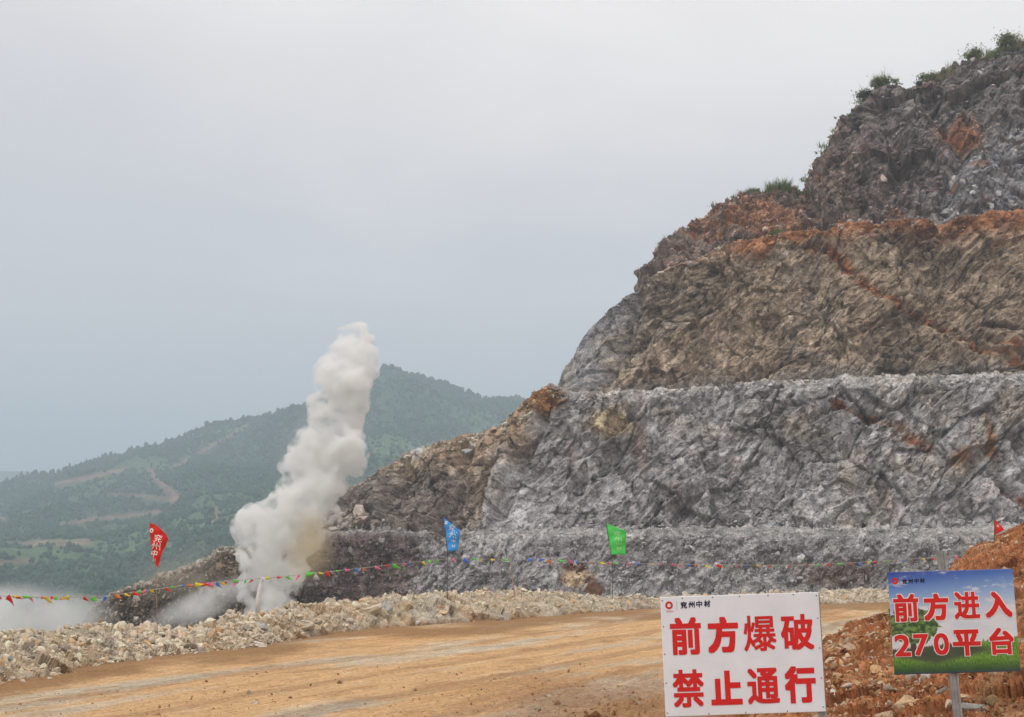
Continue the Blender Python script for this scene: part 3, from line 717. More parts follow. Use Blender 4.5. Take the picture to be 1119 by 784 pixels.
# ------------------------------------------------------------------ single boulders
def boulder(pxc, pyc, wpx, hpx, Y, c, seed, label, group, sink=.12, sub=4, dusty=None):
    v, f = rock_variant(3, seed, 12)
    v /= np.abs(v).max(0); nz = fbm(v * 1.7 + seed, seed, 4); v = v * (1 + .12 * nz)[:, None]
    W = wpx / FPX * Y / 2; H = hpx / FPX * Y / 2
    a = np.random.default_rng(seed).uniform(-.35, .35); v[:, :] = v * np.array([W, W * .8, H])
    Ra = np.array([[math.cos(a), 0, -math.sin(a)], [0, 1, 0], [math.sin(a), 0, math.cos(a)]]); v = v @ Ra.T
    cc = np.tile(np.array(c), (len(v), 1)) * (1 + .35 * fbm(v / W * 1.5 + 5, seed + 1, 3))[:, None]
    if dusty is not None: cc = lerp(cc, np.array(dusty), smooth(-.05, .3, fbm(v / W * 1.1 + 9, seed + 2, 3)))
    o = mesh_np('boulder', v, f, M_stone, None, cc)
    o.location = V(pxc, pyc, Y) - Vector((0, 0, sink * H))
    return tag(o, label, 'boulder', group)
def bY(pxx, pyy):    # depth of the berm surface seen at a photo position
    b_, t_ = base_py(pxx), top_py(pxx); u = np.clip((b_ - pyy) / (b_ - t_), 0, 1)
    return float(Ybase(pxx) + (2.6 if pxx < 600 else 1.9) * (math.asin(u ** 1.1) / (math.pi / 2)) - .12)
pal, gry, orr = (.55, .47, .36), (.43, .42, .40), (.52, .33, .17)
for a in [(402, 668, 34, 17, pal, 'large pale slab leaning right on the berm left of the grey upright boulder', 201),
          (421, 664, 17, 20, (.42, .43, .40), 'upright grey green boulder on the berm beside the large pale slab', 202),
          (439, 662, 24, 15, (.45, .34, .22), 'brown cracked boulder on the berm right of the grey upright boulder', 203),
          (484, 665, 14, 13, (.50, .33, .22), 'reddish tan block on the berm below the blue flag', 204),
          (333, 681, 24, 14, pal, 'cream boulder low on the berm right of the white post', 205),
          (345, 669, 10, 8, (.38, .27, .18), 'small brown boulder near the berm crest above the cream boulder', 206),
          (288, 685, 16, 10, gry, 'grey wedge shaped boulder on the berm just below the white post', 207),
          (240, 690, 11, 12, orr, 'orange tinted boulder on the berm left of the white post', 208),
          (281, 705, 22, 8, (.60, .56, .48), 'flat whitish slab at the foot of the berm below the white post', 209),
          (51, 744, 13, 8, (.58, .55, .5), 'white grey block at the berm foot near the left edge of the view', 210),
          (11, 720, 9, 7, (.33, .34, .31), 'dark grey stone in the berm at the far left end', 211),
          (20, 697, 26, 11, (.50, .42, .31), 'long tan boulder on the berm crest at the far left', 212),
          (611, 661, 7, 6, (.52, .36, .22), 'small ochre stone on the berm left of the green flag', 213),
          (509, 679, 11, 8, (.42, .36, .30), 'low grey brown boulder at the berm foot right of the blue flag', 214),
          (456, 681, 9, 7, (.55, .5, .42), 'small cream stone at the berm foot below the brown cracked boulder', 216)]:
    boulder(a[0], a[1], a[2], a[3], bY(a[0], a[1]), a[4], a[6], a[5], 'boulders along the berm')
boulder(646, 645, 24, 18, 108.5, (.16, .085, .055), 231, 'dark rust brown boulder at the foot of the grey rubble slope', None, 0)
Cm = lambda pxx, pyy: None
def mY(pxx, pyy):    # depth on the mound
    ci = int((pxx - 560) / 1.3); colp = Dmg[:, ci]; q = py_of(colp[:, 1], colp[:, 2]); k = int(np.argmin(np.abs(q[:int(nm * .8)] - pyy)))
    return float(colp[k, 1])
for a in [(1014, 742, 26, 17, (.55, .53, .49), 'whitish grey angular boulder directly under the blue sign', 301, None),
          (985, 772, 30, 22, (.54, .40, .25), 'tan pitted boulder in red soil left of the blue sign post', 302, (.36, .2, .1)),
          (1060, 776, 44, 20, (.52, .50, .45), 'wide pale boulder behind the foot of the blue sign post', 303, None),
          (968, 782, 26, 12, (.55, .40, .27), 'flat tan boulder at the bottom edge left of the pitted boulder', 304, None),
          (1087, 768, 22, 22, (.48, .34, .19), 'ochre boulder right of the wide pale boulder', 305, (.34, .2, .1)),
          (912, 758, 11, 11, (.66, .64, .6), 'small white stone in red soil right of the white sign', 306, None),
          (929, 722, 17, 11, (.58, .54, .48), 'pale slab on the red heap slope between the two signs', 307, None),
          (908, 724, 15, 13, (.62, .5, .36), 'cream stone at the edge of the white sign', 308, None),
          (946, 757, 15, 8, (.58, .47, .36), 'flat cream stone on red soil midway between the signs', 309, None),
          (958, 718, 13, 20, (.52, .44, .36), 'tall pale stone on the heap beside the left edge of the blue sign', 310, (.36, .2, .1)),
          (969, 751, 30, 20, (.20, .075, .035), 'dark red lump of earth below the left corner of the blue sign', 311, None)]:
    boulder(a[0], a[1], a[2], a[3], mY(a[0], a[1]), a[4], a[6], a[5], 'boulders in the red soil heap', dusty=a[7])

# ------------------------------------------------------------------ signs
M_white = plain('sign_white_paint', (.78, .80, .85), .35, .07, 3.0)
M_red = plain('red_vinyl', (.66, .022, .02), .45, .08, 5)
M_navy = plain('navy_ink', (.02, .02, .06), .5, .05)
M_outline = plain('pale_outline_ink', (.92, .80, .78), .5, .04)
M_steel = plain('galvanised_steel', (.33, .33, .32), .55, .25, 14, metal=.35)
M_grey = plain('grey_line_ink', (.35, .35, .36), .5, .05)
M_rivet = plain('nail_metal', (.16, .16, .17), .5, .1)
_tc = {}
def glyph(ch, off):
    key = (ch, off)
    if key not in _tc:
        cu = bpy.data.curves.new('t', 'FONT'); cu.body = ch; cu.size = 1; cu.offset = off; cu.resolution_u = 4; cu.fill_mode = 'FRONT' if hasattr(cu, 'fill_mode') else 'FRONT'
        o = bpy.data.objects.new('t', cu); col.objects.link(o)
        dg = bpy.context.evaluated_depsgraph_get(); me = bpy.data.meshes.new_from_object(o.evaluated_get(dg))
        v = np.array([q.co[:2] for q in me.vertices]); f = [tuple(p.vertices) for p in me.polygons]
        bpy.data.objects.remove(o); bpy.data.meshes.remove(me); bpy.data.curves.remove(cu)
        _tc[key] = (v, f)
    return _tc[key]
def glyph_box(ch, off, cx, cy, w_, h_, ref=0.0):
    """glyph scaled so that its outline at offset ref fills w x h around (cx, cy)"""
    v, f = glyph(ch, off); vr, _ = glyph(ch, ref)
    lo, hi = vr.min(0), vr.max(0); s = np.array([w_, h_]) / (hi - lo)
    return (v - (lo + hi) / 2) * s + np.array([cx, cy]), f
class Board:
    def __init__(s, TL, TR, BR, BL, Y, name, label, mat, thick=.012):
        c = [V(*q, Y) for q in (TL, TR, BR, BL)]
        s.u = ((c[1] - c[0]) + (c[2] - c[3])) / 2; s.W = s.u.length; s.u.normalize()
        vv = ((c[3] - c[0]) + (c[2] - c[1])) / 2; vv -= s.u * vv.dot(s.u); s.H = vv.length; s.v = vv.normalized()
        s.c = sum(c, Vector()) / 4; s.n = s.u.cross(s.v); s.n = s.n if s.n.y < 0 else -s.n
        s.root = empty(name, (s.c.x, s.c.y, 0), label, 'sign', 'warning signs at the roadside')
        s.o = s.c - s.u * s.W / 2 + s.v * -s.H / 2 - Vector((s.c.x, s.c.y, 0))
        # bevelled panel
        vs, fs = [], []
        nU = 14
        for z, ins in ((0, .004), (.002, 0), (thick, 0), (thick, .002)):
            pass
        ring = []
        for z, ins in ((0.0, .003), (-.003, 0.0), (-thick, 0.0)):
            for (a, b) in ((ins, ins), (s.W - ins, ins), (s.W - ins, s.H - ins), (ins, s.H - ins)):
                vs.append(s.o + s.u * a + s.v * b + s.n * z)
        fs.append((0, 1, 2, 3))
        for k in (0, 4):
            for i in range(4): fs.append((k + i, k + 4 + i, k + 4 + (i + 1) % 4, k + (i + 1) % 4))
        fs.append((11, 10, 9, 8))
        p = py_mesh('panel', vs, fs, mat, s.root)
        uvl = p.data.uv_layers.new(name='uv')
        for l in p.data.loops:
            q = Vector(vs[l.vertex_index]) - s.o; uvl.data[l.index].uv = (q.dot(s.u) / s.W, 1 - q.dot(s.v) / s.H)
        s.panel = p
    def at(s, a, b, z): return s.o + s.u * (a * s.W) + s.v * (b * s.H) + s.n * z
    def text(s, chars, z, mat, off, name='lettering', ref=None):
        vs, fs = [], []
        for ch, a, b, w_, h_ in chars:
            of = off(ch) if callable(off) else off; rf = of if ref is None else (ref(ch) if callable(ref) else ref)
            W_, H_ = w_ * s.W, h_ * s.H; em = H_ / .92
            v, f = glyph_box(ch, 0, 0, 0, W_ - 2 * rf * em, H_ - 2 * rf * em, 0)
            nd = 8 if of > 0 else 0; sq_ = [(1, 1), (1, 0), (1, -1), (0, -1), (-1, -1), (-1, 0), (-1, 1), (0, 1)]
            for q_ in range(nd + 1):          # brush width: the outline swept round a small square
                dx_, dy_ = (of * em * sq_[q_][0], of * em * sq_[q_][1]) if q_ < nd else (0, 0)
                zz_ = z + .00009 * q_
                k = len(vs); vs += [s.at(a, b, zz_) + s.u * (q[0] + dx_) - s.v * (q[1] + dy_) for q in v]; fs += [tuple(i + k for i in p) for p in f]
        return py_mesh(name, vs, fs, mat, s.root)
    def ring(s, a, b, ro, ri, z, mat, name, seg=40):
        vs, fs = [], []
        for i in range(seg):
            t = 2 * math.pi * i / seg
            for r_ in (ri, ro):
                vs.append(s.at(a, b, z) + s.u * (r_ * s.W * math.cos(t)) + s.v * (r_ * s.W * math.sin(t)))
            j = (i + 1) % seg; fs.append((2 * i, 2 * i + 1, 2 * j + 1, 2 * j))
        return py_mesh(name, vs, fs, mat, s.root)
    def rect(s, a0, b0, a1, b1, z, mat, name):
        return py_mesh(name, [s.at(a0, b0, z), s.at(a1, b0, z), s.at(a1, b1, z), s.at(a0, b1, z)], [(0, 1, 2, 3)], mat, s.root)
    def channel_post(s, top, bot, wd, name='post'):
        """steel C channel with holes read as ribs, between two world points"""
        top = Vector(top) - s.root.location; bot = Vector(bot) - s.root.location
        ax = (top - bot).normalized(); x = Vector((1, 0, 0)) - ax * ax.x; x.normalize(); y = ax.cross(x)
        if y.y < 0: y = -y
        pr = [(-.5, .5), (-.5, 0), (-.28, 0), (-.2, .14), (.2, .14), (.28, 0), (.5, 0), (.5, .5), (.42, .5), (.42, .09), (.32, .09), (.24, .23), (-.24, .23), (-.32, .09), (-.42, .09), (-.42, .5)]
        vs, fs = [], []; k = len(pr)
        for e_ in (bot, top):
            for a, b in pr: vs.append(e_ + x * (a * wd) + y * (b * wd))
        for i in range(k): fs.append((i, (i + 1) % k, k + (i + 1) % k, k + i))
        me_top = [tuple(range(k, 2 * k)), tuple(range(k))[::-1]]
        return py_mesh(name, vs, fs + me_top, M_steel, s.root)

YW = 10.3
bw = Board((721, 653.5), (895, 646.5), (902, 778.5), (728, 783), YW, 'warning_sign', 'white sign with large red characters warning of blasting ahead', M_white)
heavy = {'爆': .014, '禁': .022, '破': .026, '通': .024, '前': .030, '行': .036, '方': .040, '止': .042, '进': .028, '入': .040, '台': .034, '平': .038}
of = lambda ch: heavy.get(ch, .03)
bw.text([('前', .149, .333, .195, .315), ('方', .383, .333, .195, .305), ('爆', .615, .330, .205, .30), ('破', .850, .330, .205, .30)], .0025, M_red, of)
bw.text([('禁', .149, .770, .195, .315), ('止', .387, .775, .195, .285), ('通', .618, .770, .200, .30), ('行', .850, .768, .195, .31)], .0025, M_red, of)
bw.ring(.053, .070, .0240, .0115, .0025, M_red, 'logo')
bw.text([('S', .036, .122, .006, .014), ('I', .043, .122, .002, .014), ('N', .050, .122, .007, .014), ('O', .058, .122, .007, .014), ('M', .066, .122, .008, .014), ('A', .0745, .122, .007, .014)][:6], .0025, M_red, .0, 'small_lettering')
bw.rect(.1015, .035, .1035, .118, .0025, M_grey, 'divider')
bw.text([('兖', .146, .072, .040, .058), ('州', .195, .070, .040, .054), ('中', .243, .068, .038, .056), ('材', .293, .066, .040, .058)], .0025, M_navy, .028, 'company_name')
for a, b in [(.012, .03), (.14, .015), (.33, .015), (.50, .015), (.68, .015), (.84, .015), (.985, .03), (.985, .22), (.985, .47), (.985, .72), (.985, .96), (.76, .985), (.5, .985), (.27, .985), (.012, .97), (.012, .72), (.012, .48), (.012, .25)]:
    vs = [bw.at(a, b, .004)]; sg = 8
    for r_, z in ((.0035, .0035), (.0055, 0)):
        for i in range(sg): t = 2 * math.pi * i / sg; vs.append(bw.at(a, b, z) + bw.u * (r_ * math.cos(t)) + bw.v * (r_ * math.sin(t)))
    fs = [(0, 1 + i, 1 + (i + 1) % sg) for i in range(sg)] + [(1 + i, 9 + i, 9 + (i + 1) % sg, 1 + (i + 1) % sg) for i in range(sg)]
    py_mesh('nail', vs, fs, M_rivet, bw.root)
off_ = Vector((0, .016, 0))
bw.channel_post(V(892, 649, YW) + off_, V(892, 649, YW) * 0 + V(905, 880, YW) + off_, .055)
bw.channel_post(V(727, 658, YW) + off_, V(736, 880, YW) + off_, .055)

# blue sign: printed picture of sky, grass and one tree
def picture_mat():
    m, t, b = new_mat('printed_landscape'); L = t.links
    uv = N(t, 'ShaderNodeUVMap', uv_map='uv'); sp = N(t, 'ShaderNodeSeparateXYZ'); L.new(uv.outputs[0], sp.inputs[0])
    def noise(scale, sx=1, sy=1, det=4, loc=0):
        mp = N(t, 'ShaderNodeMapping'); mp.inputs['Scale'].default_value = (sx, sy, 1); mp.inputs['Location'].default_value = (loc, loc, 0)
        L.new(uv.outputs[0], mp.inputs[0]); n = N(t, 'ShaderNodeTexNoise', inp={'Scale': scale, 'Detail': float(det), 'Roughness': .6}); L.new(mp.outputs[0], n.inputs[0]); return n.outputs['Fac']
    def math_(op, a, b_=None, c=None):
        n = N(t, 'ShaderNodeMath', operation=op)
        for i, q in enumerate((a, b_, c)):
            if q is None: continue
            if isinstance(q, (int, float)): n.inputs[i].default_value = q
            else: L.new(q, n.inputs[i])
        return n.outputs[0]
    def mix(fac, a, b_):
        n = N(t, 'ShaderNodeMix', data_type='RGBA'); L.new(fac, n.inputs[0])
        for i, q in ((6, a), (7, b_)):
            if isinstance(q, tuple): n.inputs[i].default_value = q
            else: L.new(q, n.inputs[i])
        return n.outputs[2]
    def ss(a, b_, x):
        n = N(t, 'ShaderNodeMapRange', interpolation_type='SMOOTHSTEP'); n.inputs[1].default_value = a; n.inputs[2].default_value = b_; L.new(x, n.inputs[0]); return n.outputs[0]
    x, y = sp.outputs[0], sp.outputs[1]
    cr = N(t, 'ShaderNodeValToRGB'); el = cr.color_ramp.elements
    el[0].position = .30; el[0].color = (.68, .72, .78, 1); el[1].position = 1; el[1].color = (.012, .055, .34, 1)
    for p_, c_ in ((.55, (.58, .66, .78, 1)), (.72, (.26, .42, .70, 1)), (.88, (.06, .17, .52, 1))):
        k = el.new(p_); k.color = c_
    L.new(math_('ADD', y, math_('MULTIPLY', x, -.10)), cr.inputs[0])
    c = mix(ss(.56, .72, math_('ADD', noise(4, 1, 2.2), math_('MULTIPLY', ss(.9, .5, y), .12))), cr.outputs[0], (.74, .76, .80, 1))
    # far field and grass
    gr = mix(ss(.35, .65, noise(60, 2.2, .5, 3)), (.035, .13, .012, 1), (.22, .44, .03, 1))
    gr = mix(ss(.16, .02, y), gr, (.012, .075, .012, 1))
    gr = mix(ss(.62, .36, math_('ADD', math_('ABSOLUTE', math_('SUBTRACT', x, .33)), math_('MULTIPLY', math_('ABSOLUTE', math_('SUBTRACT', y, .22)), 4.0))), gr, (.05, .07, .035, 1))
    edge = math_('ADD', y, math_('MULTIPLY', noise(40, 2, .2, 3, 5), -.10))
    edge = math_('ADD', edge, math_('MULTIPLY', x, -.09))
    c = mix(ss(.205, .185, edge), c, gr)
    # tree
    dx = math_('MULTIPLY', math_('SUBTRACT', x, .17), 1.0); dy = math_('MULTIPLY', math_('SUBTRACT', y, .47), 1.15)
    dd = math_('SQRT', math_('ADD', math_('MULTIPLY', dx, dx), math_('MULTIPLY', dy, dy)))
    dd = math_('ADD', dd, math_('MULTIPLY', math_('SUBTRACT', noise(14, 1, 1, 5, 2), .5), .22))
    crown = mix(ss(.4, .62, noise(26, 1, 1, 5, 8)), (.012, .06, .012, 1), (.16, .30, .07, 1))
    tx = math_('ABSOLUTE', math_('SUBTRACT', x, .165)); tr = math_('MULTIPLY', ss(.028, .018, tx), math_('MULTIPLY', ss(.18, .2, y), ss(.42, .38, y)))
    c = mix(tr, c, (.05, .028, .015, 1)); c = mix(ss(.215, .195, dd), c, crown)
    # dark hem of the print and dust
    c = mix(ss(.035, .0, y), c, (.01, .04, .08, 1))
    c = mix(math_('MULTIPLY', noise(7, 1, 1, 6, 3), .14), c, (.5, .45, .4, 1))
    L.new(c, b.inputs['Base Color']); b.inputs['Roughness'].default_value = .35
    return m
YB = 11.0
bb = Board((971.5, 625.5), (1108.5, 622), (1113.5, 733.5), (976.5, 738), YB, 'platform_sign', 'blue and green printed sign with red characters and the number 270', picture_mat())
row1 = [('前', .125, .352, .200, .27), ('方', .365, .352, .200, .265), ('进', .610, .345, .205, .265), ('入', .862, .345, .215, .255)]
row2 = [('2', .077, .718, .128, .212), ('7', .224, .716, .120, .210), ('0', .386, .714, .120, .212), ('平', .588, .708, .222, .255), ('台', .866, .703, .195, .262)]
for rw in (row1, row2):
    bb.text(rw, .0022, M_outline, lambda ch: of(ch) + .027, 'lettering_outline', ref=of)
    bb.text(rw, .0042, M_red, of)
bb.ring(.050, .087, .026, .011, .0022, M_red, 'logo')
bb.rect(.0865, .045, .0885, .14, .0022, M_grey, 'divider')
bb.text([('兖', .128, .094, .038, .048), ('州', .175, .091, .038, .046), ('中', .222, .089, .036, .048), ('材', .270, .087, .038, .048)], .0022, M_navy, .028, 'company_name')
bb.channel_post(V(1029.5, 602, YB) + off_, V(1056, 860, YB) + off_, .065)

# ------------------------------------------------------------------ flags
def cloth_mat(name, c): return plain(name, c, .6, .10, 6, trans=.3)
M_fr = cloth_mat('red_flag_cloth', (.80, .035, .02)); M_fb = cloth_mat('blue_flag_cloth', (.08, .42, .90)); M_fg = cloth_mat('green_flag_cloth', (.12, .75, .16))
M_pole = plain('bamboo_pole', (.33, .24, .15), .7, .25, 6); M_pole_d = plain('dark_pole', (.09, .08, .075), .6, .2, 6)
M_wht = plain('white_cloth', (.8, .8, .8), .7, .05, 5, trans=.2); M_lt = plain('white_print', (.85, .82, .78), .6, .03)
M_ltg = plain('pale_green_print', (.5, .8, .45), .6, .03)
def flag(outline, pole, Y, mat, label, chars, lmat, polemat, rp=.012, ringpos=None):
    """outline: closed photo outline of the cloth; pole: photo points from top to foot"""
    pts = [V(a, b, Y) for a, b in pole]; root = empty('flag', pts[-1], label, 'flag', 'company flags along the berm')
    L0 = root.location
    vs, fs = tube([p - L0 for p in pts], rp, 8); py_mesh('pole', vs, fs, polemat, root)
    ys = [q[1] for q in outline]; y0, y1 = min(ys), max(ys); nv_, nu_ = 26, 14
    vs, fs = [], []
    n_ = len(outline)
    def span(y):
        xs = []
        for i in range(n_):
            (xa, ya), (xb, yb_) = outline[i], outline[(i + 1) % n_]
            if (ya - y) * (yb_ - y) <= 0 and ya != yb_: xs.append(xa + (xb - xa) * (y - ya) / (yb_ - ya))
        return (min(xs), max(xs)) if xs else (None, None)
    k = Y / FPX
    wave = lambda fx_, yy: (.05 * math.sin(fx_ * 5.0 + yy * .11) * fx_ + .015 * math.sin(yy * .45 + fx_ * 3))
    for s_i, zo in enumerate((0, .003)):
        for j in range(nv_):
            y = y0 + (y1 - y0) * (.004 + .992 * j / (nv_ - 1)); a, b = span(y)
            for i in range(nu_):
                fx_ = i / (nu_ - 1); x_ = a + (b - a) * fx_
                vs.append(V(x_, y, Y) + Vector((0, wave((x_ - outline[0][0]) / 22, y - y0) + zo, 0)) - L0)
    st = nv_ * nu_
    for j in range(nv_ - 1):
        for i in range(nu_ - 1):
            q = j * nu_ + i; fs.append((q, q + nu_, q + nu_ + 1, q + 1)); q += st; fs.append((q, q + 1, q + nu_ + 1, q + nu_))
    bd = [i for i in range(nu_)] + [j * nu_ + nu_ - 1 for j in range(1, nv_)] + [(nv_ - 1) * nu_ + i for i in range(nu_ - 2, -1, -1)] + [j * nu_ for j in range(nv_ - 2, 0, -1)]
    for i, q in enumerate(bd): q2 = bd[(i + 1) % len(bd)]; fs.append((q, q2, q2 + st, q + st))
    cl = py_mesh('flag_cloth', vs, fs, mat, root, sm=True)
    tv, tf = [], []
    def put(v, f):
        b0 = len(tv)
        for q in v: tv.append(V(q[0], q[1], Y) + Vector((0, wave((q[0] - outline[0][0]) / 22, q[1] - y0) - .006, 0)) - L0)
        for p in f: tf.append(tuple(i + b0 for i in p))
    for ch, cx_, cy_, w_, h_, rot in chars:
        v, f = glyph_box(ch, .0, 0, 0, w_, h_); v = v * np.array([1, -1]); c, s = math.cos(rot), math.sin(rot)
        v = v @ np.array([[c, s], [-s, c]]) + np.array([cx_, cy_]); put(v, f)
    if ringpos:
        v, f = [], []
        for i in range(20):
            t = 2 * math.pi * i / 20
            for r_ in (ringpos[2] * .5, ringpos[2]): v.append((ringpos[0] + r_ * math.cos(t) * .8, ringpos[1] + r_ * math.sin(t)))
            j = (i + 1) % 20; f.append((2 * i, 2 * i + 1, 2 * j + 1, 2 * j))
        put(v, f)
    if tv: py_mesh('lettering', tv, tf, lmat, root)
    return root
flag([(163.3, 571.5), (170, 574), (177, 579), (181.5, 584), (183.8, 589), (181, 596), (177, 604), (174, 614), (172.5, 620.5), (169, 616), (166, 604), (164, 588)], [(163.2, 570.5), (165, 596), (169, 612), (170.5, 625), (171.2, 655), (172, 692)], 26.5, M_fr,
     'red teardrop flag with white characters on a thin pole, at the left of the berm', [('兖', 173, 588.5, 9.5, 8.5, .15), ('州', 170.5, 597, 10, 8, .15), ('中', 168.8, 605, 6.5, 8, .15), ('材', 168.6, 612, 3.6, 4.5, .1)], M_lt, M_pole, .007, (165.8, 580, 2.4))
flag([(484, 565), (490, 570), (497, 575), (503, 580.5), (501.5, 592), (500, 602.5), (489.5, 603), (488.5, 595), (486.5, 580)], [(483.8, 564), (487, 585), (489, 603), (489.2, 630), (489, 655)], 38, M_fb,
     'blue flag with white characters on a dark pole above the berm', [('兖', 494, 577, 7, 6, .3), ('州', 495, 584.5, 8, 7, .2), ('中', 495.5, 591.5, 4, 4, .15), ('材', 495.5, 597, 4, 4, .1)]  , M_lt, M_pole_d, .010, (487.6, 571.5, 1.8))
flag([(662.5, 571.5), (668, 574), (676, 577.5), (684.2, 580.5), (684, 594), (683.6, 606.5), (668, 606.5), (666.5, 600), (664.5, 584)], [(662.2, 570.5), (665, 590), (668.5, 607), (669.2, 630), (669.5, 658)], 45, M_fg,
     'bright green flag on a dark pole in front of the grey rubble slope', [('兖', 674, 583, 7.5, 4.5, .05), ('州', 675, 589, 8, 5, .05), ('中', 676, 594.5, 5, 3.5, 0), ('材', 676.5, 599.5, 6, 4, 0)], M_ltg, M_pole_d, .011)
flag([(1087, 567.5), (1091, 571), (1097.5, 579), (1093, 582), (1090, 583), (1091.5, 588), (1090.5, 592), (1087.2, 592), (1086.8, 580)], [(1086.9, 566.5), (1086.6, 590), (1086.4, 620), (1086.4, 655)], 48, M_fr,
     'small torn red flag showing above the red soil heap at the right', [('兖', 1090.4, 575, 3.2, 2.8, .5)], M_lt, M_pole_d, .014)
# white leaning post and thin pink brown post
rt = empty('post', V(281, 668, 29.6), 'white slender post leaning on the berm by the smoke', 'post')
pts = [V(281.6, 670, 29.6), V(282.2, 655, 29.6), V(284.2, 642, 29.6), V(287, 631, 29.6)]
vs, fs = tube([p - rt.location for p in pts], [.055, .06, .045, .015], 8); py_mesh('post_shaft', vs, fs, M_wht, rt, sm=True)
vs, fs = tube([V(285.2, 637, 29.55) - rt.location, V(288, 632, 29.5) - rt.location, V(291, 634, 29.5) - rt.location], [.02, .03, .004], 6); py_mesh('rag', vs, fs, M_wht, rt)
rt = empty('post', V(563, 655, 40.2), 'thin pinkish brown stake holding the pennant string between the blue and green flags', 'post')
vs, fs = tube([V(563, 655, 40.2) - rt.location, V(560, 630, 40.2) - rt.location, V(556.5, 607, 40.2) - rt.location], [.018, .016, .013], 8)
py_mesh('stake_shaft', vs, fs, plain('pink_wood', (.36, .25, .22), .8, .2, 5), rt)
rt = empty('post', V(553.5, 684, bY(553.5, 682)), 'short pale stone marker post at the berm foot under the thin stake', 'post')
p0 = rt.location; s_ = bY(553.5, 682) / FPX
vs = []; hw = 2.6 * s_
for z, k in ((0, 1.1), (9 * s_, 1.0), (14 * s_, .95), (15 * s_, .7)):
    for a, b in ((-1, -1), (1, -1), (1, 1), (-1, 1)): vs.append((a * hw * k, b * hw * k, z + (.3 * s_ * a if z > 0 else 0)))
fs = [(4 * i + j, 4 * i + (j + 1) % 4, 4 * i + 4 + (j + 1) % 4, 4 * i + 4 + j) for i in range(3) for j in range(4)] + [(12, 13, 14, 15)]
py_mesh('marker_shaft', vs, fs, plain('pale_concrete', (.5, .46, .40), .9, .2, 9, bump=.3), rt)

# ------------------------------------------------------------------ pennant strings
pc = {'yellow': (.88, .72, .06), 'red': (.85, .06, .05), 'green': (.18, .72, .12), 'blue': (.12, .28, .85), 'pink': (.88, .25, .42), 'orange': (.85, .25, .05)}
PM = {k: plain(k + '_pennant', c, .55, .08, 10, trans=.3) for k, c in pc.items()}
def pennant_mesh(colr, seed):
    r_ = random.Random(seed); tw = r_.uniform(-.8, .8); sw = r_.uniform(-.9, .9)
    vs, fs = [], []; nr_ = 6
    for side in (0, .002):
        for j in range(nr_):
            t = j / (nr_ - 1); w_ = .5 * (1 - t) + .02
            for q in (-1, 0, 1):
                a = tw * t
                vs.append((q * w_ * math.cos(a) + sw * t * t * .9, q * w_ * math.sin(a) + side + .12 * math.sin(t * 4 + seed), -t * 1.0 - .04 * abs(q)))
    st = nr_ * 3
    for j in range(nr_ - 1):
        for i in range(2):
            q = j * 3 + i; fs.append((q, q + 3, q + 4, q + 1)); q += st; fs.append((q, q + 1, q + 4, q + 3))
    bd = [0, 1, 2] + [j * 3 + 2 for j in range(1, nr_)] + [nr_ * 3 - 2, nr_ * 3 - 3] + [j * 3 for j in range(nr_ - 2, 0, -1)]
    for i, q in enumerate(bd): q2 = bd[(i + 1) % len(bd)]; fs.append((q, q2, q2 + st, q + st))
    me = bpy.data.meshes.new('pennant'); me.from_pydata(vs, [], fs); me.update(); me.materials.append(PM[colr])
    me.polygons.foreach_set('use_smooth', [True] * len(me.polygons)); return me
seq = ['yellow', 'red', 'green', 'pink', 'blue', 'yellow', 'red', 'green', 'pink', 'blue', 'orange']
PMESH = {c: [pennant_mesh(c, i * 7 + len(c)) for i in range(5)] for c in pc}
def tassel_mesh():
    vs, fs = [], []
    for k in range(5):
        a = (k - 2) * .35; v, f = tube([(0, 0, 0), (.3 * math.sin(a) + .05, .05 * k, -.5), (.7 * math.sin(a) + .15, .03 * k, -1)], [.07, .06, .01], 5)
        b0 = len(vs); vs += v; fs += [tuple(i + b0 for i in q) for q in f]
    me = bpy.data.meshes.new('tassel'); me.from_pydata([tuple(v) for v in vs], [], fs); me.update(); me.materials.append(M_wht); return me
TM = tassel_mesh()
ln_y = curve([(-90, 655), (0, 651.5), (50, 653), (110, 652.5), (150, 647), (200, 640), (240, 636.5), (285, 632.5), (340, 627), (400, 620.5), (450, 615), (489, 611), (525, 611), (557, 611.5), (610, 612.5), (667, 615), (720, 616.5), (800, 617.5), (870, 618), (910, 616.5), (950, 614), (990, 611.5), (1020, 609.5), (1087, 604)])
ln_Y = curve([(-90, 19), (0, 21.5), (171, 26.45), (285, 29.5), (489, 37.9), (557, 40.2), (667, 44.8), (1087, 47.9)])
cordm = plain('cord', (.45, .42, .36), .8, .1)
kidx = 0; rr = random.Random(4)
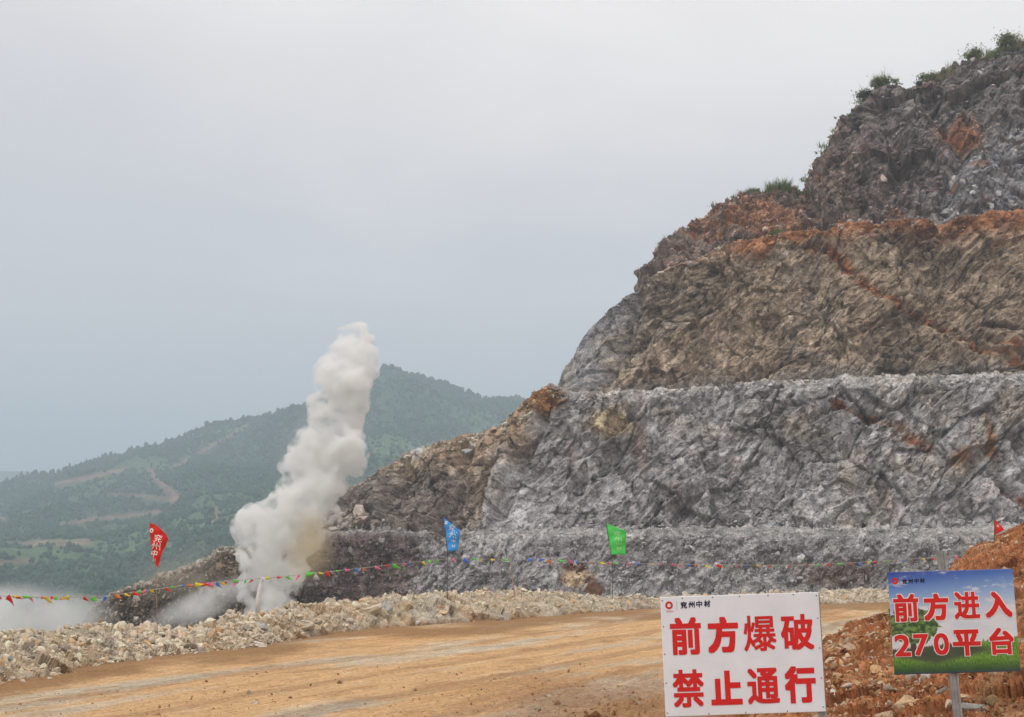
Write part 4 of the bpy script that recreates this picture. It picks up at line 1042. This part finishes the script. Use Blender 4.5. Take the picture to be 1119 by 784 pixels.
for a, b, lab, tas in [(-90, 285, 'string of crowded coloured pennants from the left edge to the white post', (54, 148, 225)), (285, 489, 'string of small coloured pennants from the white post up to the blue flag', (345,)),
                  (489, 557, 'short sparse string of pennants between the blue flag and the thin stake', ()), (557, 667, 'string of coloured pennants between the thin stake and the green flag', (628,)),
                  (667, 1087, 'long string of small pennants from the green flag to behind the red soil heap', (1010,))]:
    root = empty('pennant_string', V(a, ln_y(a), ln_Y(a)), lab, 'bunting', 'pennant strings along the berm'); L0 = root.location
    xs = np.linspace(a, b, max(6, int((b - a) / 6)))
    vs, fs = tube([V(x, ln_y(x), ln_Y(x)) - L0 for x in xs], .006, 5); py_mesh('cord', vs, fs, cordm, root)
    x = a + 5.0
    while x < b - 3:
        Y = float(ln_Y(x)); p = V(x, float(ln_y(x)) + .3, Y)
        c = seq[kidx % len(seq)]; kidx += 1
        if rr.random() < .12: c = rr.choice(list(pc))
        o = bpy.data.objects.new('pennant', PMESH[c][rr.randrange(5)]); col.objects.link(o); o.parent = root
        o.location = p - L0; s = rr.uniform(.065, .115) if x < 285 else rr.uniform(.08, .14)
        lean = rr.choice((-1, -1, 1)) * rr.uniform(.7, 1.75)
        o.scale = (s * rr.uniform(.5, 1.0), s, s * rr.uniform(.9, 1.8)); o.rotation_euler = (rr.uniform(-.7, .7), lean * .9, rr.uniform(-.7, .7))
        x += (rr.uniform(.05, .13) if x < 60 else rr.uniform(.07, .18) if x < 285 else rr.uniform(.14, .30) if x < 489 else rr.uniform(.22, .42)) * FPX / Y
    for tx in tas:
        o = bpy.data.objects.new('tassel', TM); col.objects.link(o); o.parent = root; o.location = V(tx, float(ln_y(tx)), float(ln_Y(tx))) - L0; o.scale = (.16,) * 3

# ------------------------------------------------------------------ shrubs on the hilltop
def surf_top(pxx, k=7, f=0.02):
    a, b = row_of[k]; return Dg[int(a + (b - a) * f), int((pxx + 60) / 1.25)]
def leaf_cloud(n, rx, ry, rz, leaf, seed, blades=False, base=None):
    r_ = np.random.default_rng(seed)
    dirs = r_.normal(size=(n, 3)); dirs /= np.linalg.norm(dirs, axis=1, keepdims=True)
    if blades:
        nc_ = max(3, n // 90); cc_ = np.stack([r_.uniform(-rx, rx, nc_), r_.uniform(-ry, ry, nc_), np.zeros(nc_)], 1); ch_ = r_.uniform(.45, 1.2, nc_)
        pk = r_.integers(0, nc_, n); root_ = cc_[pk] + r_.normal(size=(n, 3)) * np.array([.22, .22, 0])
        h = rz * ch_[pk] * r_.uniform(.5, 1.1, n) * np.clip(1 - .4 * (root_[:, 0] / rx) ** 2, .3, 1); lean = r_.normal(size=(n, 2)) * .3 + root_[:, :2] / max(rx, ry) * .25
        tip = root_ + np.stack([lean[:, 0] * h, lean[:, 1] * h, h], 1); a = r_.uniform(0, math.pi, n)
        s = np.stack([np.cos(a), np.sin(a), 0 * a], 1) * leaf * .5
        m_ = (root_ + tip) / 2 + np.stack([lean[:, 0] * h, lean[:, 1] * h, h * .2], 1) * -.15
        v = np.stack([root_ - s, root_ + s, m_ + s * 1.1, m_ - s * 1.1, tip + s * .15, tip - s * .15], 1)
        f0 = np.array([[0, 1, 2, 3], [3, 2, 4, 5]]); f = (f0[None] + (np.arange(n) * 6)[:, None, None]).reshape(-1, 4); return v.reshape(-1, 3), f
    nl = max(3, int(rx * 4)); lc = r_.uniform(-1, 1, (nl, 3)) * np.array([rx * .75, ry * .6, rz * .35]); lr = r_.uniform(.3, .6, nl) * min(rx, rz * 1.3)
    pk = r_.integers(0, nl, n); c = lc[pk] + dirs * (np.abs(r_.normal(size=n)) * .75 * lr[pk])[:, None] * np.array([1.25, 1, .8]) + np.array([0, 0, rz * .75])
    R = rand_rots(n, r_); q = np.array([[0, -.5, 0], [.42, 0, .12], [0, .5, 0], [-.42, 0, .12]]) * leaf
    v = np.einsum('nij,vj->nvi', R, q) * r_.uniform(.5, 1.4, (n, 1, 1)) + c[:, None]
    return v.reshape(-1, 3), (np.array([0, 1, 2, 3])[None] + (np.arange(n) * 4)[:, None])
    rad = r_.uniform(.15, 1, n) ** .6; lump = 1 + .35 * np.sin(dirs[:, 0] * 5 + seed) * np.cos(dirs[:, 2] * 4 + seed * 2)
    c = dirs * rad[:, None] * lump[:, None] * np.array([rx, ry, rz]) + np.array([0, 0, rz * .85])
    R = rand_rots(n, r_); q = np.array([[0, -.5, 0], [.5, 0, .12], [0, .5, 0], [-.5, 0, .12]]) * leaf
    v = np.einsum('nij,vj->nvi', R, q) * r_.uniform(.6, 1.4, (n, 1, 1)) + c[:, None]
    return v.reshape(-1, 3), (np.array([0, 1, 2, 3])[None] + (np.arange(n) * 4)[:, None])
def shrub(pxx, wpx, hpx, label, style, seed, k=7, f=.02, dz=-.3, mat=None):
    p = surf_top(pxx, k, f); sc_ = p[1] / FPX; root = empty('shrub' if style != 'grass' else 'grass_tussock', (p[0], p[1], p[2] + dz), label, 'shrub' if style != 'grass' else 'grass', 'plants on the quarry crest')
    W, H = wpx * sc_ / 2, hpx * sc_
    if style == 'grass':
        v, f_ = leaf_cloud(int(500 + 900 * W), W, W * .6, H * 1.25, .06, seed, True); mesh_np('blades', v, f_, mat or M_leaf, root)
        v, f_ = leaf_cloud(40, W * .8, W * .5, H * 1.7, .03, seed + 1, True); mesh_np('seed_stalks', v, f_, M_straw, root)
    else:
        v, f_ = leaf_cloud(int(700 + 500 * W * H), W, W * .7, H * .55, .17, seed); mesh_np('foliage', v, f_, mat or M_leafd, root)
        if style == 'mix': v, f_ = leaf_cloud(int(120 * W), W, W * .5, H * 1.3, .045, seed + 2, True); mesh_np('blades', v, f_, M_straw if seed % 2 else M_leaf, root)
        vs, fs = [], []; r_ = random.Random(seed)
        for q in range(7):
            t_, g_ = tube([(0, 0, -.1), (r_.uniform(-.4, .4) * W, r_.uniform(-.3, .3) * W, H * .45), (r_.uniform(-.9, .9) * W, r_.uniform(-.5, .5) * W, H * r_.uniform(.7, 1.1))], [.05, .03, .01], 5)
            b0 = len(vs); vs += t_; fs += [tuple(i + b0 for i in g) for g in g_]
        py_mesh('stems', vs, fs, M_wood, root)
    return root
shrub(1108, 30, 22, 'tall green grassy shrub at the top right corner of the quarry', 'mix', 1, mat=M_leaf)
shrub(1100, 16, 14, 'dark green bush at the left foot of the tall corner shrub', 'bush', 11)
shrub(1073, 40, 17, 'wide green leafy shrub on the summit, left of the corner shrub', 'mix', 2, mat=M_leaf)
shrub(1021, 42, 15, 'low olive green shrub with dry stalks midway along the upper crest', 'mix', 3, mat=M_leaf)
shrub(1008, 18, 9, 'small dark bush at the left end of the low olive shrub', 'bush', 13)
shrub(972, 30, 14, 'green leafy shrub right of the ferny crest bush', 'mix', 4, mat=M_leaf)
shrub(951, 20, 22, 'dark ferny bush on the crest above the steep step', 'bush', 5)
shrub(938, 13, 8, 'little light green sprig below the ferny crest bush', 'bush', 6, mat=M_leaf)
shrub(890, 9, 10, 'small bush at the foot of the steep step in the crest', 'bush', 7, mat=M_leaf)
shrub(856, 28, 13, 'yellow green grass clump on the lower saddle of the crest', 'grass', 8)
shrub(822, 12, 7, 'tiny grass tuft left of the saddle clump', 'grass', 9)
shrub(736, 12, 12, 'small bush half way down the left crest slope', 'bush', 10, mat=M_leaf)
shrub(722, 10, 10, 'dark little bush just above the lowest crest twig bush', 'bush', 14)
shrub(704, 14, 11, 'sparse twiggy bush lowest on the left crest slope', 'bush', 12)
shrub(925, 10, 6, 'low green tuft at the foot of the upper face on the rusty bench', 'bush', 15, k=6, f=.03, mat=M_leaf)
shrub(851, 14, 6, 'grass tuft on the rusty bench under the saddle', 'grass', 16, k=6, f=.03)

r = np.random.default_rng(77); vs_, fs_, off_n = [], [], 0
for q in range(330):
    if q < 270: pxx = r.uniform(700, 1200); p = surf_top(pxx, 7, r.uniform(0, .2))
    else: pxx = r.uniform(760, 1150); p = surf_top(pxx, 5, r.uniform(.1, .9))
    if fbm(np.array([[pxx / 30, 0.5, 0]]), 78, 2)[0] < -.12: continue
    hgt = r.uniform(.3, 1.1) if q < 270 else r.uniform(.2, .5)
    if r.random() < .5: v, f_ = leaf_cloud(50, .5, .4, hgt, .06, q, True)
    else:
        v, f_ = leaf_cloud(60, .55, .4, hgt * .5, .16, q)
    vs_.append(v + p + np.array([r.normal() * .3, 0, -.15])); fs_.append(f_ + off_n); off_n += len(v)
tag(mesh_np('crest_weeds', np.concatenate(vs_), np.concatenate(fs_), M_leaf), 'low weeds and grass fringing the quarry crest and ledges', 'weeds', kind='stuff')

# ------------------------------------------------------------------ smoke and dust
def vol_mat(name, c, dens, aniso=.1, field=None):
    m = bpy.data.materials.new(name); m.use_nodes = True; t = m.node_tree; t.nodes.clear(); L = t.links
    out = N(t, 'ShaderNodeOutputMaterial'); v = N(t, 'ShaderNodeVolumePrincipled'); v.inputs['Color'].default_value = (*c, 1); v.inputs['Density'].default_value = dens; v.inputs['Anisotropy'].default_value = aniso
    L.new(v.outputs[0], out.inputs['Volume'])
    if field and field[0] == 'torn':
        _, nscale, lo, hi = field
        g = N(t, 'ShaderNodeNewGeometry'); n = N(t, 'ShaderNodeTexNoise', inp={'Scale': nscale, 'Detail': 7.0, 'Roughness': .66, 'Distortion': .5}); L.new(g.outputs['Position'], n.inputs['Vector'])
        b = N(t, 'ShaderNodeMapRange', interpolation_type='SMOOTHSTEP'); b.inputs[1].default_value = lo; b.inputs[2].default_value = hi; b.inputs[4].default_value = dens; L.new(n.outputs['Fac'], b.inputs[0]); L.new(b.outputs[0], v.inputs['Density'])
    elif field:
        nscale, lo, hi = field
        tcn = N(t, 'ShaderNodeTexCoord'); ln = N(t, 'ShaderNodeVectorMath', operation='LENGTH'); L.new(tcn.outputs['Object'], ln.inputs[0])
        g = N(t, 'ShaderNodeNewGeometry'); n = N(t, 'ShaderNodeTexNoise', inp={'Scale': nscale, 'Detail': 4.0, 'Roughness': .6}); L.new(g.outputs['Position'], n.inputs['Vector'])
        a = N(t, 'ShaderNodeMapRange', interpolation_type='SMOOTHSTEP'); a.inputs[1].default_value = 1.0; a.inputs[2].default_value = .15; L.new(ln.outputs['Value'], a.inputs[0])
        b = N(t, 'ShaderNodeMapRange', interpolation_type='SMOOTHSTEP'); b.inputs[1].default_value = lo; b.inputs[2].default_value = hi; L.new(n.outputs['Fac'], b.inputs[0])
        mu = N(t, 'ShaderNodeMath', operation='MULTIPLY'); L.new(a.outputs[0], mu.inputs[0]); L.new(b.outputs[0], mu.inputs[1])
        m2 = N(t, 'ShaderNodeMath', operation='MULTIPLY'); m2.inputs[1].default_value = dens; L.new(mu.outputs[0], m2.inputs[0]); L.new(m2.outputs[0], v.inputs['Density'])
    return m
def billow(name, blobs, Y, mat, seed, vox=.22, nsub=22):
    r_ = np.random.default_rng(seed); v0, f0 = ico(3); vs, fs = [], []; off = 0
    def add(c, rad):
        nonlocal off
        vs.append(v0 * rad + c); fs.append(f0 + off); off += len(v0)
    for bx, by, br in blobs:
        yy = Y + r_.uniform(-1, 1); c = P(bx, by, yy); R = br * r_.uniform(.9, 1.12) / FPX * yy; add(c, R * 1.0)
        for q in range(nsub):
            dd = r_.normal(size=3); dd /= np.linalg.norm(dd); rr_ = R * r_.uniform(.14, .5); add(c + dd * (R * 1.1 - rr_ * .55), rr_)
    o = mesh_np(name, np.concatenate(vs), np.concatenate(fs), None)
    md = o.modifiers.new('r', 'REMESH'); md.mode = 'VOXEL'; md.voxel_size = vox
    me = bpy.data.meshes.new_from_object(o.evaluated_get(bpy.context.evaluated_depsgraph_get())); bpy.data.objects.remove(o)
    v = np.empty(len(me.vertices) * 3, np.float32); me.vertices.foreach_get('co', v); v = v.reshape(-1, 3).astype(float)
    nn = np.empty(len(me.vertices) * 3, np.float32); me.vertices.foreach_get('normal', nn); nn = nn.reshape(-1, 3)
    v += nn * (.45 - 1.3 * np.abs(fbm(v / 1.7, seed, 2))[:, None] - .7 * np.abs(fbm(v / .7, seed + 3, 2))[:, None] + .12 * fbm(v / .3, seed + 5, 2)[:, None])
    me.vertices.foreach_set('co', v.ravel().astype(np.float32)); me.update()
    o = bpy.data.objects.new(name, me); col.objects.link(o); md = o.modifiers.new('r', 'REMESH'); md.mode = 'VOXEL'; md.voxel_size = vox * .8
    me = bpy.data.meshes.new_from_object(o.evaluated_get(bpy.context.evaluated_depsgraph_get())); bpy.data.objects.remove(o)
    v = np.empty(len(me.vertices) * 3); me.vertices.foreach_get('co', v); v = v.reshape(-1, 3)
    ed = np.empty(len(me.edges) * 2, np.int32); me.edges.foreach_get('vertices', ed); ed = ed.reshape(-1, 2); lab = np.arange(len(me.vertices))
    while True:                                  # keep the outer shell only
        old = lab.copy(); mn = np.minimum(lab[ed[:, 0]], lab[ed[:, 1]])
        np.minimum.at(lab, ed[:, 0], mn); np.minimum.at(lab, ed[:, 1], mn); lab = lab[lab]; lab = lab[lab]
        if (old == lab).all(): break
    main = np.bincount(lab).argmax()
    nn = np.empty(len(me.vertices) * 3, np.float32); me.vertex_normals.foreach_get('vector', nn) if hasattr(me, 'vertex_normals') else me.vertices.foreach_get('normal', nn)
    nn = nn.reshape(-1, 3)
    me.vertices.foreach_set('co', v.ravel().astype(np.float32)); me.update(); me.materials.append(mat)
    if (lab != main).any():
        bm = bmesh.new(); bm.from_mesh(me); bm.verts.ensure_lookup_table()
        bmesh.ops.delete(bm, geom=[bm.verts[int(i)] for i in np.where(lab != main)[0]], context='VERTS'); bm.to_mesh(me); bm.free()
        v = v[lab == main]
    c = v.mean(0); me.transform(Matrix.Translation(Vector((-c).tolist()))); me.name = name
    o = bpy.data.objects.new(name, me); col.objects.link(o); o.location = c
    return o
plume = billow('smoke_plume', [(392, 372, 14), (381, 380, 17), (398, 388, 13), (372, 393, 15), (392, 402, 17), (363, 412, 17), (384, 420, 19), (368, 434, 20), (386, 440, 13), (357, 450, 18), (376, 458, 17),
    (362, 474, 21), (345, 482, 16), (381, 490, 16), (332, 494, 15), (364, 502, 22), (384, 510, 12), (342, 510, 20), (326, 515, 15), (352, 532, 22), (318, 533, 14), (335, 545, 20), (309, 552, 16), (350, 556, 14),
    (322, 565, 20), (292, 564, 16), (276, 575, 16), (302, 580, 20), (330, 585, 18), (268, 590, 13), (290, 598, 18), (314, 604, 19), (275, 610, 13), (298, 620, 18), (318, 628, 15), (285, 640, 18), (300, 655, 18), (290, 675, 16)],
    111, vol_mat('blast_smoke', (.998, .994, .987), 2.8, .0, ('torn', .55, .40, .64)), 5, .17, 30)
tag(plume, 'tall billowing white grey smoke column rising from the blast', 'smoke')
def puff(name, px_, py_, Y, rx, ry, rz, mat, label, rot=0.0):
    v0, f0 = ico(3); o = mesh_np(name, v0, f0, mat, smooth_=True); k = Y / FPX
    o.location = V(px_, py_, Y); o.scale = (rx * k, ry, rz * k); o.rotation_euler = (0, rot, 0)
    return tag(o, label, 'smoke')
puff('yellow_fume', 338, 600, 108, 34, 4, 52, vol_mat('yellow_fume', (.80, .66, .42), .35, 0, (.35, .30, .62)), 'thin yellow brown fume beside the base of the smoke column')
puff('dust_trail', 225, 660, 100, 80, 4, 22, vol_mat('dust_trail', (.97, .965, .96), .6, 0, (.38, .38, .62)), 'pale dust trail streaming left from the foot of the smoke column', -.40)
puff('dust_cloud', 5, 682, 88, 135, 9, 50, vol_mat('dust_cloud', (.97, .965, .96),   .55, 0, (.22, .36, .64)), 'low white dust cloud spreading behind the berm at the left')
puff('smoke_veil', 352, 505, 112, 62, 4, 100, vol_mat('smoke_veil', (.98, .975, .97), .16, 0, (.45, .42, .66)), 'faint torn veil of smoke drifting off the middle of the column', .38)
puff('thin_dust', 200, 628, 104, 70, 3, 40, vol_mat('thin_dust', (.85, .76, .62), .13, 0, (.22, .35, .65)), 'faint brown dust veil hanging over the dark spoil ridge')
for o in col.objects:
    if o.name in ('yellow_fume', 'dust_trail', 'dust_cloud', 'thin_dust'): pass
for m in bpy.data.materials:
    if m.name in ('yellow_fume', 'dust_trail', 'dust_cloud', 'thin_dust', 'smoke_veil', 'blast_smoke') and hasattr(m, 'cycles'):
        try: m.cycles.volume_step_rate = .12 if m.name == 'blast_smoke' else .5
        except Exception: pass

# ------------------------------------------------------------------ haze
hz = vol_mat('air_haze', (.72, .84, .965), .00057, .0)
v = [(x, y, z) for z in (-82, 420) for x, y in ((-5000, -300), (5000, -300), (5000, 6200), (-5000, 6200))]
o = py_mesh('haze', v, [(3, 2, 1, 0), (4, 5, 6, 7), (0, 1, 5, 4), (1, 2, 6, 5), (2, 3, 7, 6), (3, 0, 4, 7)], hz)
tag(o, 'pale blue haze in the air over valley and hills', 'haze', kind='stuff')
